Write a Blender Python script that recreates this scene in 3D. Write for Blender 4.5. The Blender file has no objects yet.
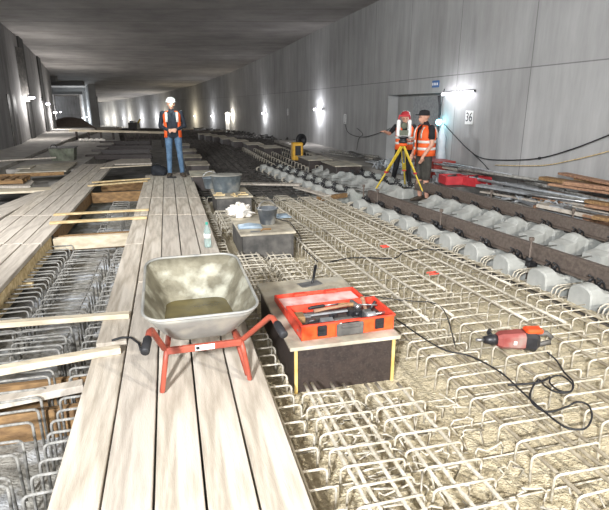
import bpy, math, random
import numpy as np
from mathutils import Vector, Matrix
random.seed(7)
S = bpy.context.scene; COL = S.collection
PI = math.pi
# ------------------------------------------------------------------ camera
F = 510.0; CX, CY = 304.5, 255.0; CAMZ = 1.6
PITCH = math.atan(150/510.0); CP, SP = math.cos(PITCH), math.sin(PITCH)
cam = bpy.data.cameras.new('camera'); co = bpy.data.objects.new('camera', cam); COL.objects.link(co)
co.location = (0, 0, CAMZ); co.rotation_euler = (PI/2-PITCH, 0, 0)
cam.sensor_fit = 'HORIZONTAL'; cam.sensor_width = 36; cam.lens = 36*F/609.0
cam.clip_start = .05; cam.clip_end = 400
S.camera = co
S.view_settings.view_transform = 'Standard'; S.view_settings.look = 'None'
S.view_settings.exposure = 1.0; S.view_settings.gamma = 1; S.view_settings.use_curve_mapping = False

def ray(u, v):
    dx = (u-CX)/F; dy = -(v-CY)/F
    return dx, CP+dy*SP, -SP+dy*CP
def at(u, v, z=0.0):
    dx, dY, dz = ray(u, v); t = (z-CAMZ)/dz
    return Vector((dx*t, dY*t, z))
def atY(u, v, Y):
    dx, dY, dz = ray(u, v); t = Y/dY
    return Vector((dx*t, Y, CAMZ+dz*t))

# ------------------------------------------------------------------ materials
def rgb(h):
    c = [int(h[i:i+2], 16)/255 for i in (0, 2, 4)]
    return tuple(x/12.92 if x <= .04045 else ((x+.055)/1.055)**2.4 for x in c)
def mat(name, c1, c2=None, scale=6, rough=.8, metal=0, bump=0, bscale=40, stretch=(1, 1, 1), lo=.35, hi=.65, detail=5, emit=None, es=1, alpha=1, trans=0, c3=None, s3=1.2):
    m = bpy.data.materials.new(name); m.use_nodes = True
    n = m.node_tree.nodes; l = m.node_tree.links; b = n['Principled BSDF']
    b.inputs['Roughness'].default_value = rough; b.inputs['Metallic'].default_value = metal
    b.inputs['Base Color'].default_value = (*rgb(c1), 1)
    tc = n.new('ShaderNodeTexCoord'); mp = n.new('ShaderNodeMapping'); mp.inputs['Scale'].default_value = stretch
    l.new(tc.outputs['Object'], mp.inputs['Vector'])
    if c2:
        t = n.new('ShaderNodeTexNoise'); t.inputs['Scale'].default_value = scale; t.inputs['Detail'].default_value = detail
        l.new(mp.outputs[0], t.inputs['Vector'])
        r = n.new('ShaderNodeValToRGB'); r.color_ramp.elements[0].position = lo; r.color_ramp.elements[1].position = hi
        r.color_ramp.elements[0].color = (*rgb(c1), 1); r.color_ramp.elements[1].color = (*rgb(c2), 1)
        l.new(t.outputs['Fac'], r.inputs[0]); out = r.outputs[0]
        if c3:
            t3 = n.new('ShaderNodeTexNoise'); t3.inputs['Scale'].default_value = s3; t3.inputs['Detail'].default_value = 6
            l.new(mp.outputs[0], t3.inputs['Vector'])
            r3 = n.new('ShaderNodeValToRGB'); r3.color_ramp.elements[0].position = .5; r3.color_ramp.elements[1].position = .68
            l.new(t3.outputs['Fac'], r3.inputs[0])
            mx = n.new('ShaderNodeMixRGB'); mx.inputs[2].default_value = (*rgb(c3), 1)
            l.new(r3.outputs[0], mx.inputs[0]); l.new(out, mx.inputs[1]); out = mx.outputs[0]
        l.new(out, b.inputs['Base Color'])
    if bump:
        t2 = n.new('ShaderNodeTexNoise'); t2.inputs['Scale'].default_value = bscale; t2.inputs['Detail'].default_value = 4
        l.new(mp.outputs[0], t2.inputs['Vector'])
        bp = n.new('ShaderNodeBump'); bp.inputs['Strength'].default_value = bump; bp.inputs['Distance'].default_value = .02
        l.new(t2.outputs['Fac'], bp.inputs['Height']); l.new(bp.outputs[0], b.inputs['Normal'])
    if emit:
        b.inputs['Emission Color'].default_value = (*rgb(emit), 1); b.inputs['Emission Strength'].default_value = es
    if trans: b.inputs['Transmission Weight'].default_value = trans
    if alpha < 1: b.inputs['Alpha'].default_value = alpha
    return m
def wall_mat(name, ca, cb, cj, pw=2.5, ph=2.75, streak=True, js=.015):
    m = bpy.data.materials.new(name); m.use_nodes = True
    n = m.node_tree.nodes; l = m.node_tree.links; b = n['Principled BSDF']; b.inputs['Roughness'].default_value = .85
    uv = n.new('ShaderNodeUVMap')
    br = n.new('ShaderNodeTexBrick'); br.inputs['Scale'].default_value = 1; br.inputs['Brick Width'].default_value = pw
    br.inputs['Row Height'].default_value = ph; br.inputs['Mortar Size'].default_value = js; br.inputs['Mortar Smooth'].default_value = .4
    br.offset = 0; br.inputs['Color1'].default_value = (1, 1, 1, 1); br.inputs['Color2'].default_value = (.86, .86, .86, 1)
    br.inputs['Mortar'].default_value = (*rgb(cj), 1)
    l.new(uv.outputs[0], br.inputs['Vector'])
    mp = n.new('ShaderNodeMapping'); mp.inputs['Scale'].default_value = (1.6, .22, 1) if streak else (.5, .35, 1)
    l.new(uv.outputs[0], mp.inputs['Vector'])
    t = n.new('ShaderNodeTexNoise'); t.inputs['Scale'].default_value = 1.7; t.inputs['Detail'].default_value = 8; t.inputs['Roughness'].default_value = .65
    l.new(mp.outputs[0], t.inputs['Vector'])
    r = n.new('ShaderNodeValToRGB'); r.color_ramp.elements[0].position = .33; r.color_ramp.elements[1].position = .68
    r.color_ramp.elements[0].color = (*rgb(ca), 1); r.color_ramp.elements[1].color = (*rgb(cb), 1)
    l.new(t.outputs['Fac'], r.inputs[0])
    t2 = n.new('ShaderNodeTexNoise'); t2.inputs['Scale'].default_value = .35; t2.inputs['Detail'].default_value = 5
    l.new(uv.outputs[0], t2.inputs['Vector'])
    r2 = n.new('ShaderNodeValToRGB'); r2.color_ramp.elements[0].position = .3; r2.color_ramp.elements[1].position = .7
    r2.color_ramp.elements[0].color = (.72, .71, .7, 1); r2.color_ramp.elements[1].color = (1, 1, 1, 1)
    l.new(t2.outputs['Fac'], r2.inputs[0])
    m1 = n.new('ShaderNodeMixRGB'); m1.blend_type = 'MULTIPLY'; m1.inputs[0].default_value = 1
    l.new(r.outputs[0], m1.inputs[1]); l.new(r2.outputs[0], m1.inputs[2])
    m2 = n.new('ShaderNodeMixRGB'); m2.blend_type = 'MULTIPLY'; m2.inputs[0].default_value = 1
    l.new(m1.outputs[0], m2.inputs[1]); l.new(br.outputs['Color'], m2.inputs[2])
    l.new(m2.outputs[0], b.inputs['Base Color'])
    bp = n.new('ShaderNodeBump'); bp.inputs['Strength'].default_value = .25; bp.inputs['Distance'].default_value = .02
    l.new(t.outputs['Fac'], bp.inputs['Height']); l.new(bp.outputs[0], b.inputs['Normal'])
    return m
M = {}
M['wall'] = wall_mat('wall_concrete', 'a2a2a1', 'bfbfbe', 'b8b8b8', 2.5, 2.75, True, .012)
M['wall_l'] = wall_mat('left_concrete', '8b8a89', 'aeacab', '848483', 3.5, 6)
M['ceil'] = wall_mat('ceiling_concrete', '9d9894', 'c2bdb8', '8a8682', 2.6, 40, False, .03)
M['ledge'] = mat('ledge_concrete', '8e8982', 'a9a49c', 2.5, .9, bump=.3, bscale=15)
M['floor'] = mat('floor_concrete', '5f5e5b', '83817c', 3, .92, bump=.5, bscale=25)
M['screed'] = mat('rough_screed', 'a89c80', 'c8bca0', 30, .95, bump=1, bscale=70, lo=.3, hi=.6)
M['trench'] = mat('trench_screed', '77746c', 'a5a299', 20, .95, bump=.8, bscale=60, c3='c5cad0', s3=3)
M['plank'] = mat('plank_wood', 'a3998a', 'c4baab', 3, .85, bump=.25, bscale=25, stretch=(9, 1, 3), c3='d0c8bb', s3=1.2)
M['plank2'] = mat('plank_wood_grey', 'a2998d', 'c0b7aa', 3, .85, bump=.25, bscale=25, stretch=(9, 1, 3), c3='bfb7ab', s3=2)
M['wood_y'] = mat('yellow_timber', 'b39a6c', 'd9c59a', 3, .8, bump=.2, bscale=30, stretch=(1, 8, 6))
M['wood_l'] = mat('sawn_timber', 'b8ab93', 'd8ccb4', 3, .8, bump=.2, bscale=30, stretch=(1, 8, 6))
M['wood_b'] = mat('brown_timber', '6e5438', '94754e', 4, .85, bump=.3, bscale=30, stretch=(1, 8, 6))
M['wood_r'] = mat('reddish_timber', '7d5b49', 'a98467', 4, .85, bump=.3, bscale=30, stretch=(1, 6, 6))
M['ply'] = mat('plywood_top', '8e8677', 'c4bba6', 5, .75, bump=.2, bscale=30, c3='a8a498', s3=3)
M['film'] = mat('film_face', '2b2422', '3a302c', 20, .5, bump=.1, c3='3f3733', s3=70)
M['film_g'] = mat('grey_film_face', '3c3b39', '5e5b57', 8, .6, bump=.1)
M['edge'] = mat('plywood_edge', 'bd9f57', 'd8bf7c', 8, .7)
M['rebar'] = mat('dusty_rebar', 'a8a08f', 'd2cbbc', 30, .8, .0, bump=.4, bscale=120, c3='9c9482', s3=6)
M['rebar_b'] = mat('brown_rebar', '7d7361', 'b3a994', 12, .75, .1, bump=.4, bscale=120)
M['rebar_g'] = mat('grey_rebar', '6f6d68', 'a3a19b', 20, .7, .3, bump=.4, bscale=120)
M['rebar_d'] = mat('dark_rebar', '3b3835', '6d6863', 10, .75, .3)
M['sleeper'] = mat('sleeper_concrete', '9a9b96', 'afb0ab', 7, .85, bump=.15, bscale=50, c3='8f938d', s3=3)
M['rail'] = mat('rusty_rail', '5b5049', '6f645b', 30, .7, .2, bump=.2, bscale=60)
M['black'] = mat('black_rubber', '141416', '232326', 9, .6)
M['blk_p'] = mat('black_plastic', '1c1c1e', '2c2c2f', 20, .4)
M['red_f'] = mat('red_paint', '93402f', 'a54f3b', 12, .5, bump=.1, c3='7d4034', s3=5)
M['tub'] = mat('barrow_zinc', '8a8a86', '9e9e99', 7, .5, .25, bump=.15, bscale=20, c3='aeaba0', s3=6)
M['residue'] = mat('dried_mortar', '635e4e', '827d6b', 9, .8, bump=.5, bscale=30, c3='aaa898', s3=7)
M['puddle'] = mat('slurry', '4c4428', '63582f', 6, .25)
M['case'] = mat('red_case', 'd8412c', 'e2503a', 20, .45)
M['case_o'] = mat('orange_case_front', 'e04a1c', 'ea5a2a', 20, .45)
M['case_in'] = mat('lid_lining', 'c98c85', 'e6c9c4', 9, .7)
M['steel'] = mat('bare_steel', '8f8f8f', 'b5b5b5', 15, .35, .8)
M['gsteel'] = mat('galvanised_steel', '8d9092', 'a9acae', 15, .5, .5)
M['white'] = mat('white_plastic', 'dcdcd8', 'ecebe6', 9, .5)
M['paper'] = mat('white_paper', 'e6e6e4', None, rough=.7)
M['ink'] = mat('black_ink', '1a1a1c', None, rough=.6)
M['bag'] = mat('bag_white', 'd9d3c8', 'f0ebe2', 8, .8, bump=.5, bscale=14)
M['blue'] = mat('blue_film', '7d8f9f', 'a3b2bd', 8, .35)
M['bluesign'] = mat('blue_sign', '2c5f9a', None, rough=.4)
M['mtub'] = mat('grey_mortar_tub', '5d6870', '7c868c', 8, .7, c3='a7a9a6', s3=5)
M['bucket'] = mat('bucket_grey', '4e5358', '777b7e', 8, .6, c3='b1b0aa', s3=6)
M['mortar'] = mat('wet_mortar', '77756f', '96948c', 8, .8, bump=.5)
M['pet'] = mat('clear_bottle', 'cfe4e0', None, rough=.1, trans=.7)
M['cyan'] = mat('green_cap', '2f9a86', None, rough=.4)
M['yellow'] = mat('yellow_paint', 'd2b432', 'e2c84a', 12, .5)
M['yel_m'] = mat('yellow_machine', 'c9962a', 'dcaa36', 12, .5)
M['red_c'] = mat('red_crate', 'a5242c', 'b93238', 9, .6)
M['red_chest'] = mat('dark_red_chest', '7c2a24', '8f352c', 9, .6)
M['drill'] = mat('tool_red', '7f3833', '96524b', 9, .6, c3='8f7d74', s3=7)
M['orange'] = mat('hi_vis_orange', 'f25c22', 'fb6e33', 9, .7)
M['reflect'] = mat('reflective_stripe', 'e8e6de', None, rough=.35)
M['skin'] = mat('skin', 'c08f78', 'cf9f88', 12, .6)
M['jeans'] = mat('jeans', '46617c', '5f7c98', 12, .85)
M['navy'] = mat('navy_cloth', '20242d', '2c313b', 12, .9)
M['dark'] = mat('black_cloth', '18181a', '242427', 12, .9)
M['shorts'] = mat('dark_work_shorts', '3a3833', '4a4842', 12, .9)
M['boot'] = mat('work_boot', '3b332b', '51473c', 12, .8)
M['bagn'] = mat('dark_bag', '14171c', '22262d', 9, .8)
M['hair'] = mat('brown_hair', '2e231b', None, rough=.9)
M['eye'] = mat('eye_dark', '15110f', None, rough=.3)
M['tarp'] = mat('grey_sheet', '7c7e80', 'b4b6b7', 5, .55, bump=.4, bscale=10)
M['green_w'] = mat('weathered_green', '5c6152', '777b6c', 6, .8, c3='49493f', s3=3)
M['sand'] = mat('gravel_heap', '6f635c', '8d7f76', 9, .95, bump=.8)
M['plastic_clear'] = mat('clear_film', 'c8d6de', 'e2ebf0', 5, .25, alpha=.45)
M['lampglow'] = mat('lamp_tube', 'ffffff', None, emit='f4f2ff', es=7)
M['lampwarm'] = mat('lamp_warm', 'ffffff', None, emit='fff0d0', es=6)
M['lampcy'] = mat('lamp_cyan', 'ffffff', None, emit='8ff0ff', es=9)
M['headl'] = mat('headlamp_glass', 'ffffff', None, emit='d8fff6', es=60)
M['redpaint'] = mat('red_marking', 'e0503f', None, rough=.7)

# ------------------------------------------------------------------ mesh builder
class MB:
    def __init__(s): s.v = []; s.f = []; s.m = []; s.smooth = []; s.uv = {}
    def add(s, vs, fs, mi=0, sm=False):
        o = len(s.v); s.v += [tuple(p) for p in vs]
        for f in fs: s.f.append(tuple(i+o for i in f)); s.m.append(mi); s.smooth.append(sm)
        return s
    def box(s, c, d, rz=0, mi=0, T=None, bev=0):
        x, y, z = d[0]/2, d[1]/2, d[2]/2
        R = Matrix.Rotation(rz, 3, 'Z') if T is None else T
        c = Vector(c)
        if bev:
            b = min(bev, x*.9, y*.9, z*.9)
            vs = []; 
            for sx in (-1, 1):
                for sy in (-1, 1):
                    for sz in (-1, 1):
                        vs += [(sx*x, sy*(y-b), sz*(z-b)), (sx*(x-b), sy*y, sz*(z-b)), (sx*(x-b), sy*(y-b), sz*z)]
            import itertools
            idx = {}
            k = 0
            for sx in (-1, 1):
                for sy in (-1, 1):
                    for sz in (-1, 1): idx[(sx, sy, sz)] = k; k += 3
            fs = []
            g = lambda a, b_, c_, w: idx[(a, b_, c_)]+w
            for a in (-1, 1):
                fs.append([g(a, -1, -1, 0), g(a, 1, -1, 0), g(a, 1, 1, 0), g(a, -1, 1, 0)][::a])
                fs.append([g(-1, a, -1, 1), g(1, a, -1, 1), g(1, a, 1, 1), g(-1, a, 1, 1)][::-a])
                fs.append([g(-1, -1, a, 2), g(1, -1, a, 2), g(1, 1, a, 2), g(-1, 1, a, 2)][::a])
            for a in (-1, 1):
                for b_ in (-1, 1):
                    fs.append([g(a, b_, -1, 0), g(a, b_, 1, 0), g(a, b_, 1, 1), g(a, b_, -1, 1)])
                    fs.append([g(a, -1, b_, 0), g(a, 1, b_, 0), g(a, 1, b_, 2), g(a, -1, b_, 2)])
                    fs.append([g(-1, a, b_, 1), g(1, a, b_, 1), g(1, a, b_, 2), g(-1, a, b_, 2)])
            for a in (-1, 1):
                for b_ in (-1, 1):
                    for c_ in (-1, 1): fs.append([g(a, b_, c_, 0), g(a, b_, c_, 1), g(a, b_, c_, 2)])
        else:
            vs = [(i, j, k) for i in (-x, x) for j in (-y, y) for k in (-z, z)]
            fs = [(0, 1, 3, 2), (4, 6, 7, 5), (0, 4, 5, 1), (2, 3, 7, 6), (0, 2, 6, 4), (1, 5, 7, 3)]
        return s.add([c+R@Vector(p) for p in vs], fs, mi)
    def bar(s, a, b, w, h, mi=0, bev=0, up=(0, 0, 1)):
        a, b = Vector(a), Vector(b); d = b-a; L = d.length; y = d.normalized(); u = Vector(up)
        x = y.cross(u)
        if x.length < 1e-4: x = y.cross(Vector((1, 0, 0)))
        x.normalize(); z = x.cross(y)
        return s.box((a+b)/2, (w, L, h), mi=mi, T=Matrix((x, y, z)).transposed(), bev=bev)
    def tube(s, pts, r, n=6, mi=0, sm=True, cap=True, closed=False):
        pts = [Vector(p) for p in pts]; N = len(pts)
        rs = r if isinstance(r, (list, tuple)) else [r]*N
        vs = []; up = None
        for i, p in enumerate(pts):
            if closed: d = pts[(i+1) % N]-pts[i-1]
            else: d = pts[min(i+1, N-1)]-pts[max(i-1, 0)]
            d.normalize()
            if up is None:
                up = Vector((0, 0, 1)) if abs(d.z) < .9 else Vector((0, 1, 0))
            x = d.cross(up)
            if x.length < 1e-3: x = d.orthogonal()
            x.normalize(); y = x.cross(d).normalized(); up = y
            for k in range(n):
                a = 2*PI*k/n
                vs.append(p+rs[i]*(math.cos(a)*x+math.sin(a)*y))
        fs = []
        for i in range(N if closed else N-1):
            j = (i+1) % N
            for k in range(n):
                k2 = (k+1) % n
                fs.append((i*n+k, i*n+k2, j*n+k2, j*n+k))
        if cap and not closed: fs += [tuple(range(n))[::-1], tuple((N-1)*n+k for k in range(n))]
        return s.add(vs, fs, mi, sm)
    def lathe(s, prof, c=(0, 0, 0), n=20, mi=0, sm=True, T=None, sx=1, sy=1):
        c = Vector(c); T = T or Matrix.Identity(3); vs = []; 
        for (r, z) in prof:
            for k in range(n):
                a = 2*PI*k/n; vs.append(c+T@Vector((r*math.cos(a)*sx, r*math.sin(a)*sy, z)))
        fs = [(i*n+k, i*n+(k+1) % n, (i+1)*n+(k+1) % n, (i+1)*n+k) for i in range(len(prof)-1) for k in range(n)]
        fs += [tuple(range(n))[::-1], tuple((len(prof)-1)*n+k for k in range(n))]
        return s.add(vs, fs, mi, sm)
    def sph(s, c, r, mi=0, n=14, T=None):
        r = r if isinstance(r, tuple) else (r, r, r); T = T or Matrix.Identity(3)
        c = Vector(c); vs = []; m = n//2+1
        for i in range(m+1):
            th = PI*i/m
            for k in range(n):
                a = 2*PI*k/n; vs.append(c+T@Vector((r[0]*math.sin(th)*math.cos(a), r[1]*math.sin(th)*math.sin(a), r[2]*math.cos(th))))
        fs = [(i*n+k, (i+1)*n+k, (i+1)*n+(k+1) % n, i*n+(k+1) % n) for i in range(m) for k in range(n)]
        return s.add(vs, fs, mi, True)
    def loft(s, loops, mi=0, sm=False, cap0=True, cap1=True):
        n = len(loops[0]); vs = [p for L in loops for p in L]
        fs = [(i*n+k, i*n+(k+1) % n, (i+1)*n+(k+1) % n, (i+1)*n+k) for i in range(len(loops)-1) for k in range(n)]
        if cap0: fs.append(tuple(range(n))[::-1])
        if cap1: fs.append(tuple((len(loops)-1)*n+k for k in range(n)))
        return s.add(vs, fs, mi, sm)
    def plate(s, poly, z0, z1, mi=0):
        return s.loft([[(p[0], p[1], z0) for p in poly], [(p[0], p[1], z1) for p in poly]], mi)
    def mesh(s, name, mats):
        me = bpy.data.meshes.new(name); me.from_pydata(s.v, [], s.f)
        for m in (mats if isinstance(mats, (list, tuple)) else [mats]): me.materials.append(m)
        me.polygons.foreach_set('material_index', s.m); me.polygons.foreach_set('use_smooth', s.smooth)
        me.validate(); me.update()
        import bmesh
        bm = bmesh.new(); bm.from_mesh(me); bmesh.ops.recalc_face_normals(bm, faces=bm.faces); bm.to_mesh(me); bm.free()
        return me
    def build(s, name, mats, parent=None, loc=(0, 0, 0), rz=0, kind=None):
        o = bpy.data.objects.new(name, s.mesh(name, mats)); COL.objects.link(o)
        if parent: o.parent = parent
        o.location = loc; o.rotation_euler = (0, 0, rz)
        if kind: o['kind'] = kind
        return o
def tag(o, label, cat, group=None, kind=None):
    o['label'] = label; o['category'] = cat
    if group: o['group'] = group
    if kind: o['kind'] = kind
    return o
def thing(name, label, cat, loc=(0, 0, 0), rz=0, group=None):
    o = bpy.data.objects.new(name, None); COL.objects.link(o); o.location = loc; o.rotation_euler = (0, 0, rz)
    o.empty_display_size = .1
    return tag(o, label, cat, group)
def dup(o, loc, rz=None, label=None, group=None, parent=None):
    c = o.copy(); COL.objects.link(c)
    if parent: c.parent = parent
    else:
        c.location = loc
        if rz is not None: c.rotation_euler = (0, 0, rz)
        if label: c['label'] = label
        if group: c['group'] = group
    for ch in list(o.children): dup(ch, None, parent=c)
    return c
ORD = ['nearest', 'second', 'third', 'fourth', 'fifth', 'sixth', 'seventh', 'eighth', 'ninth', 'tenth', 'eleventh', 'twelfth', 'thirteenth', 'fourteenth', 'fifteenth', 'sixteenth', 'seventeenth', 'eighteenth', 'nineteenth', 'twentieth', 'twenty-first', 'twenty-second', 'twenty-third', 'twenty-fourth', 'twenty-fifth', 'twenty-sixth', 'twenty-seventh', 'twenty-eighth']
FIRST = ['first'] + ORD[1:]
def lamp_light(loc, power, colr, size=.1, name='lamp_light', parent=None):
    l = bpy.data.lights.new(name, 'POINT'); l.energy = power; l.color = colr; l.shadow_soft_size = size
    o = bpy.data.objects.new(name, l); COL.objects.link(o)
    if parent: o.parent = parent
    o.location = loc; return o
def lerp(a, b, t): return a+(b-a)*t

# ------------------------------------------------------------------ tunnel geometry
PY = [0, 25, 29.4, 45.6, 61, 78, 112, 150]; PD = [0, 0, .03, .33, .82, 1.31, 2.2, 3.3]
def drop(Y): return float(np.interp(Y, PY, PD))
RW = [(8.06+.256*4, -10), (2.25, 16.7), (-1.10, 29.4), (-6.14, 45.6), (-12.4, 61), (-20.7, 78), (-40.4, 112), (-70, 150)]
LW = [(-11.47+.26*31, -10), (-11.47, 20.9), (-13.2, 25.3), (-16.9, 34.5), (-21.5, 45.6), (-28.7, 60), (-41.2, 88)]
def wx(P, Y): return float(np.interp(Y, [p[1] for p in P], [p[0] for p in P]))
def wall_at(u, v, P=RW):
    """plan point where the sight line of pixel column u meets the wall, with the height seen at v"""
    dx, dY, dz = ray(u, v); 
    lo, hi = 2.0, 140.0
    f = lambda Y: dx/dY*Y-wx(P, Y)
    s0 = f(lo)
    for _ in range(60):
        mid = (lo+hi)/2
        if (f(mid) > 0) == (s0 > 0): lo = mid
        else: hi = mid
    Y = lo; return Vector((dx/dY*Y, Y, CAMZ+dz/dY*Y))
def add_uv(me, fn):
    l = me.uv_layers.new(name='UVMap')
    for lp in me.loops: l.data[lp.index].uv = fn(me.vertices[lp.vertex_index].co)
def wall(name, P, z0f, z1f, th, m, side, splits=()):
    """thick wall following plan polyline P; side +1: body lies at +X"""
    pts = []
    for (x0, y0), (x1, y1) in zip(P[:-1], P[1:]):
        k = max(1, int((y1-y0)/6))
        pts += [(lerp(x0, x1, i/k), lerp(y0, y1, i/k)) for i in range(k)]
    pts.append(P[-1])
    mb = MB(); loops = []
    for i, (x, y) in enumerate(pts):
        a = pts[max(0, i-1)]; b = pts[min(len(pts)-1, i+1)]
        d = Vector((b[0]-a[0], b[1]-a[1])).normalized(); n = Vector((d.y, -d.x))*side*th
        z0, z1 = z0f(y), z1f(y)
        loops.append([(x, y, z0), (x+n.x, y+n.y, z0), (x+n.x, y+n.y, z1), (x, y, z1)])
    mb.loft(loops); o = mb.build(name, m, kind='structure')
    add_uv(o.data, lambda c: (c.y*1.033, c.z+.5))
    return o
fl = lambda Y: -.55-drop(Y); cl = lambda Y: 4.62-drop(Y)
# floor slab and ceiling
Ys = [-10, 0, 10, 25, 30, 38, 46, 54, 61, 70, 78, 95, 112, 150]
def sheet(name, zf, th, m, L, R):
    mb = MB(); loops = []
    for Y in Ys:
        a, b = L(Y), R(Y); z = zf(Y); loops.append([(a, Y, z), (b, Y, z), (b, Y, z+th), (a, Y, z+th)])
    mb.loft(loops); o = mb.build(name, m, kind='structure'); add_uv(o.data, lambda c: (c.y, c.x+70)); return o
Lf = lambda Y: min(wx(LW, Y), -28.7-(max(Y-60, 0))*.9)-.4 if Y > 60 else wx(LW, Y)-.4
Rf = lambda Y: wx(RW, Y)+.5
sheet('floor', lambda Y: -.5-drop(Y)-.3, .3, M['floor'], Lf, Rf)
sheet('ceiling', lambda Y: 4.6-drop(Y), .5, M['ceil'], Lf, Rf)
# right wall with the recessed doorway (Y 12.8..15.8)
D0, D1, DZ = 12.75, 15.8, 1.88
rwx = lambda Y: wx(RW, Y)
wall('wall_right', [(rwx(-10), -10), (rwx(D0), D0)], fl, cl, .5, M['wall'], 1)
wall('wall_right_far', [(rwx(D1), D1)]+RW[1:], fl, cl, .5, M['wall'], 1)
wall('wall_right_lintel', [(rwx(D0), D0), (rwx(D1), D1)], lambda Y: DZ, cl, .5, M['wall'], 1)
wall('wall_right_recess', [(rwx(D0)+.3, D0), (rwx(D1)+.3, D1)], fl, lambda Y: DZ, .2, M['wall'], 1)
# left wall with shallow piers
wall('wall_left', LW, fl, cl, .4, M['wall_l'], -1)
def lfr(Y, d=.0):   # point at the left wall face
    return Vector((wx(LW, Y)+d, Y, 0))
k = 1
for (u, w) in ((27, 1.2), (43.5, 1.4), (53, 1.6)):
    p = wall_at(u, 110, LW); Y = p.y
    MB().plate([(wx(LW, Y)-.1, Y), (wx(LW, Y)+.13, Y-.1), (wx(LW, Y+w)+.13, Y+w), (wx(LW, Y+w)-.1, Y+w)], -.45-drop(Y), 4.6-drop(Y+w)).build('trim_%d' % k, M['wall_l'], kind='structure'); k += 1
# doorway leaf in left wall
p = wall_at(11, 130, LW)
mb = MB(); y0, y1 = wall_at(8, 97, LW).y-.2, wall_at(15, 100, LW).y
mb.loft([[(wx(LW, y0)+.03, y0, -.02), (wx(LW, y1)+.03, y1, -.02), (wx(LW, y1)+.03, y1, 2.0), (wx(LW, y0)+.03, y0, 2.0)],
         [(wx(LW, y0)-.05, y0, -.02), (wx(LW, y1)-.05, y1, -.02), (wx(LW, y1)-.05, y1, 2.0), (wx(LW, y0)-.05, y0, 2.0)]])
mb.build('door_1', M['film_g'], kind='structure')
# dividing wall of the two tubes and end wall of the left tube
wall('wall_divider', [(-23.4, 60), (-37.4, 90)], fl, cl, .75, M['wall'], -1)
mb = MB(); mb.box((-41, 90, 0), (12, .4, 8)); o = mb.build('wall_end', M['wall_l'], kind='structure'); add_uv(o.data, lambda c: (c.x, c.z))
for i, (Y, pw) in enumerate(((64, 260), (76, 420))):
    x = -23.4-(Y-60)*.467-.95; t = thing('wall_lamp', 'faint wall lamp on the dividing wall in the left tube, %s' % ['nearer one', 'farther one'][i], 'lamp', (x, Y, 1.1-drop(Y)))
    MB().box((.05, 0, 0), (.1, .5, .1)).build('housing', M['blk_p'], t); MB().tube([(-.04, -.25, 0), (-.04, .25, 0)], .05, 8).build('tube', M['lampglow'], t)
    l = bpy.data.lights.new('lamp_light', 'POINT'); l.energy = pw; l.color = (.85, .93, 1); l.shadow_soft_size = .2; lo_ = bpy.data.objects.new('lamp_light', l); COL.objects.link(lo_); lo_.parent = t; lo_.location = (-.9, 0, 0)
for i, Y in enumerate((50, 56, 66, 74)):     # downstand beams over the left tube
    x0 = wx(LW, Y)-.2; x1 = -23 if Y < 60 else -23.4-(Y-60)*.467-.4
    z = 4.6-drop(Y); MB().box(((x0+x1)/2, Y, z-.2), (x1-x0, .5, .42)).build('trim_%d' % (10+i), M['wall'], kind='structure')
# service door in the recess, hairline frame
mb = MB(); a = Vector((rwx(D0+.35)+.29, D0+.35, 0)); b = Vector((rwx(D0+2.0)+.29, D0+2.0, 0))
mb.bar(a+Vector((0, 0, .65)), b+Vector((0, 0, .65)), .05, 2.3); mb.build('door_2', M['gsteel'], kind='structure')

# right ledge and left ledge
def strip(name, L, R, y0, y1, z0, z1, m, n=8, kind='structure'):
    mb = MB(); loops = []
    for i in range(n+1):
        Y = lerp(y0, y1, i/n); d = drop(Y)
        loops.append([(L(Y), Y, z0-d), (R(Y), Y, z0-d), (R(Y), Y, z1-d), (L(Y), Y, z1-d)])
    mb.loft(loops); return mb.build(name, m, kind=kind)
Wr = lambda Y: .49-.26*Y                   # right edge of the boardwalk
Wl = lambda Y: -.62-.26*Y                  # left edge of the boardwalk
Kr = lambda Y: -1.65-.256*Y                # right edge of the left boardwalk
Kl = lambda Y: -2.55-.256*Y
RN = lambda Y: 4.64-.37*Y                  # near rail
RF = lambda Y: 6.25-.37*Y                  # far rail
L1 = lambda Y: RN(Y)-.46
strip('floor_ledge_right', lambda Y: max(RF(Y)+.75, rwx(Y)-1.3) if Y > 6 else RF(Y)+.6, lambda Y: rwx(Y)+.25, 3.5, 26, -.52, -.06, M['ledge'])
EL = lambda Y: -7.8-.29*(Y-13.2)
strip('floor_ledge_left', lambda Y: wx(LW, Y)-.05, lambda Y: min(EL(Y), wx(LW, Y)+3.2), 6, 58, -.52, .06, M['ledge'], 14)
# screed under the near rebar, paler trench bed
strip('floor_screed', lambda Y: Wr(Y)-.35, lambda Y: L1(Y)+.1, .2, 9.9, -.52, -.22, M['screed'])
strip('floor_trackbed', lambda Y: L1(Y)+.1, lambda Y: RF(Y)+.74, 1.5, 16, -.52, -.31, M['floor'])
strip('floor_trench', lambda Y: Kr(Y)-.1, lambda Y: Wl(Y)+.1, .2, 12, -.52, -.42, M['trench'])
strip('floor_left_bay', lambda Y: EL(Y)+.02, lambda Y: Kl(Y)-.02, 13.5, 24, -.52, -.03, M['ledge'])

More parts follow.
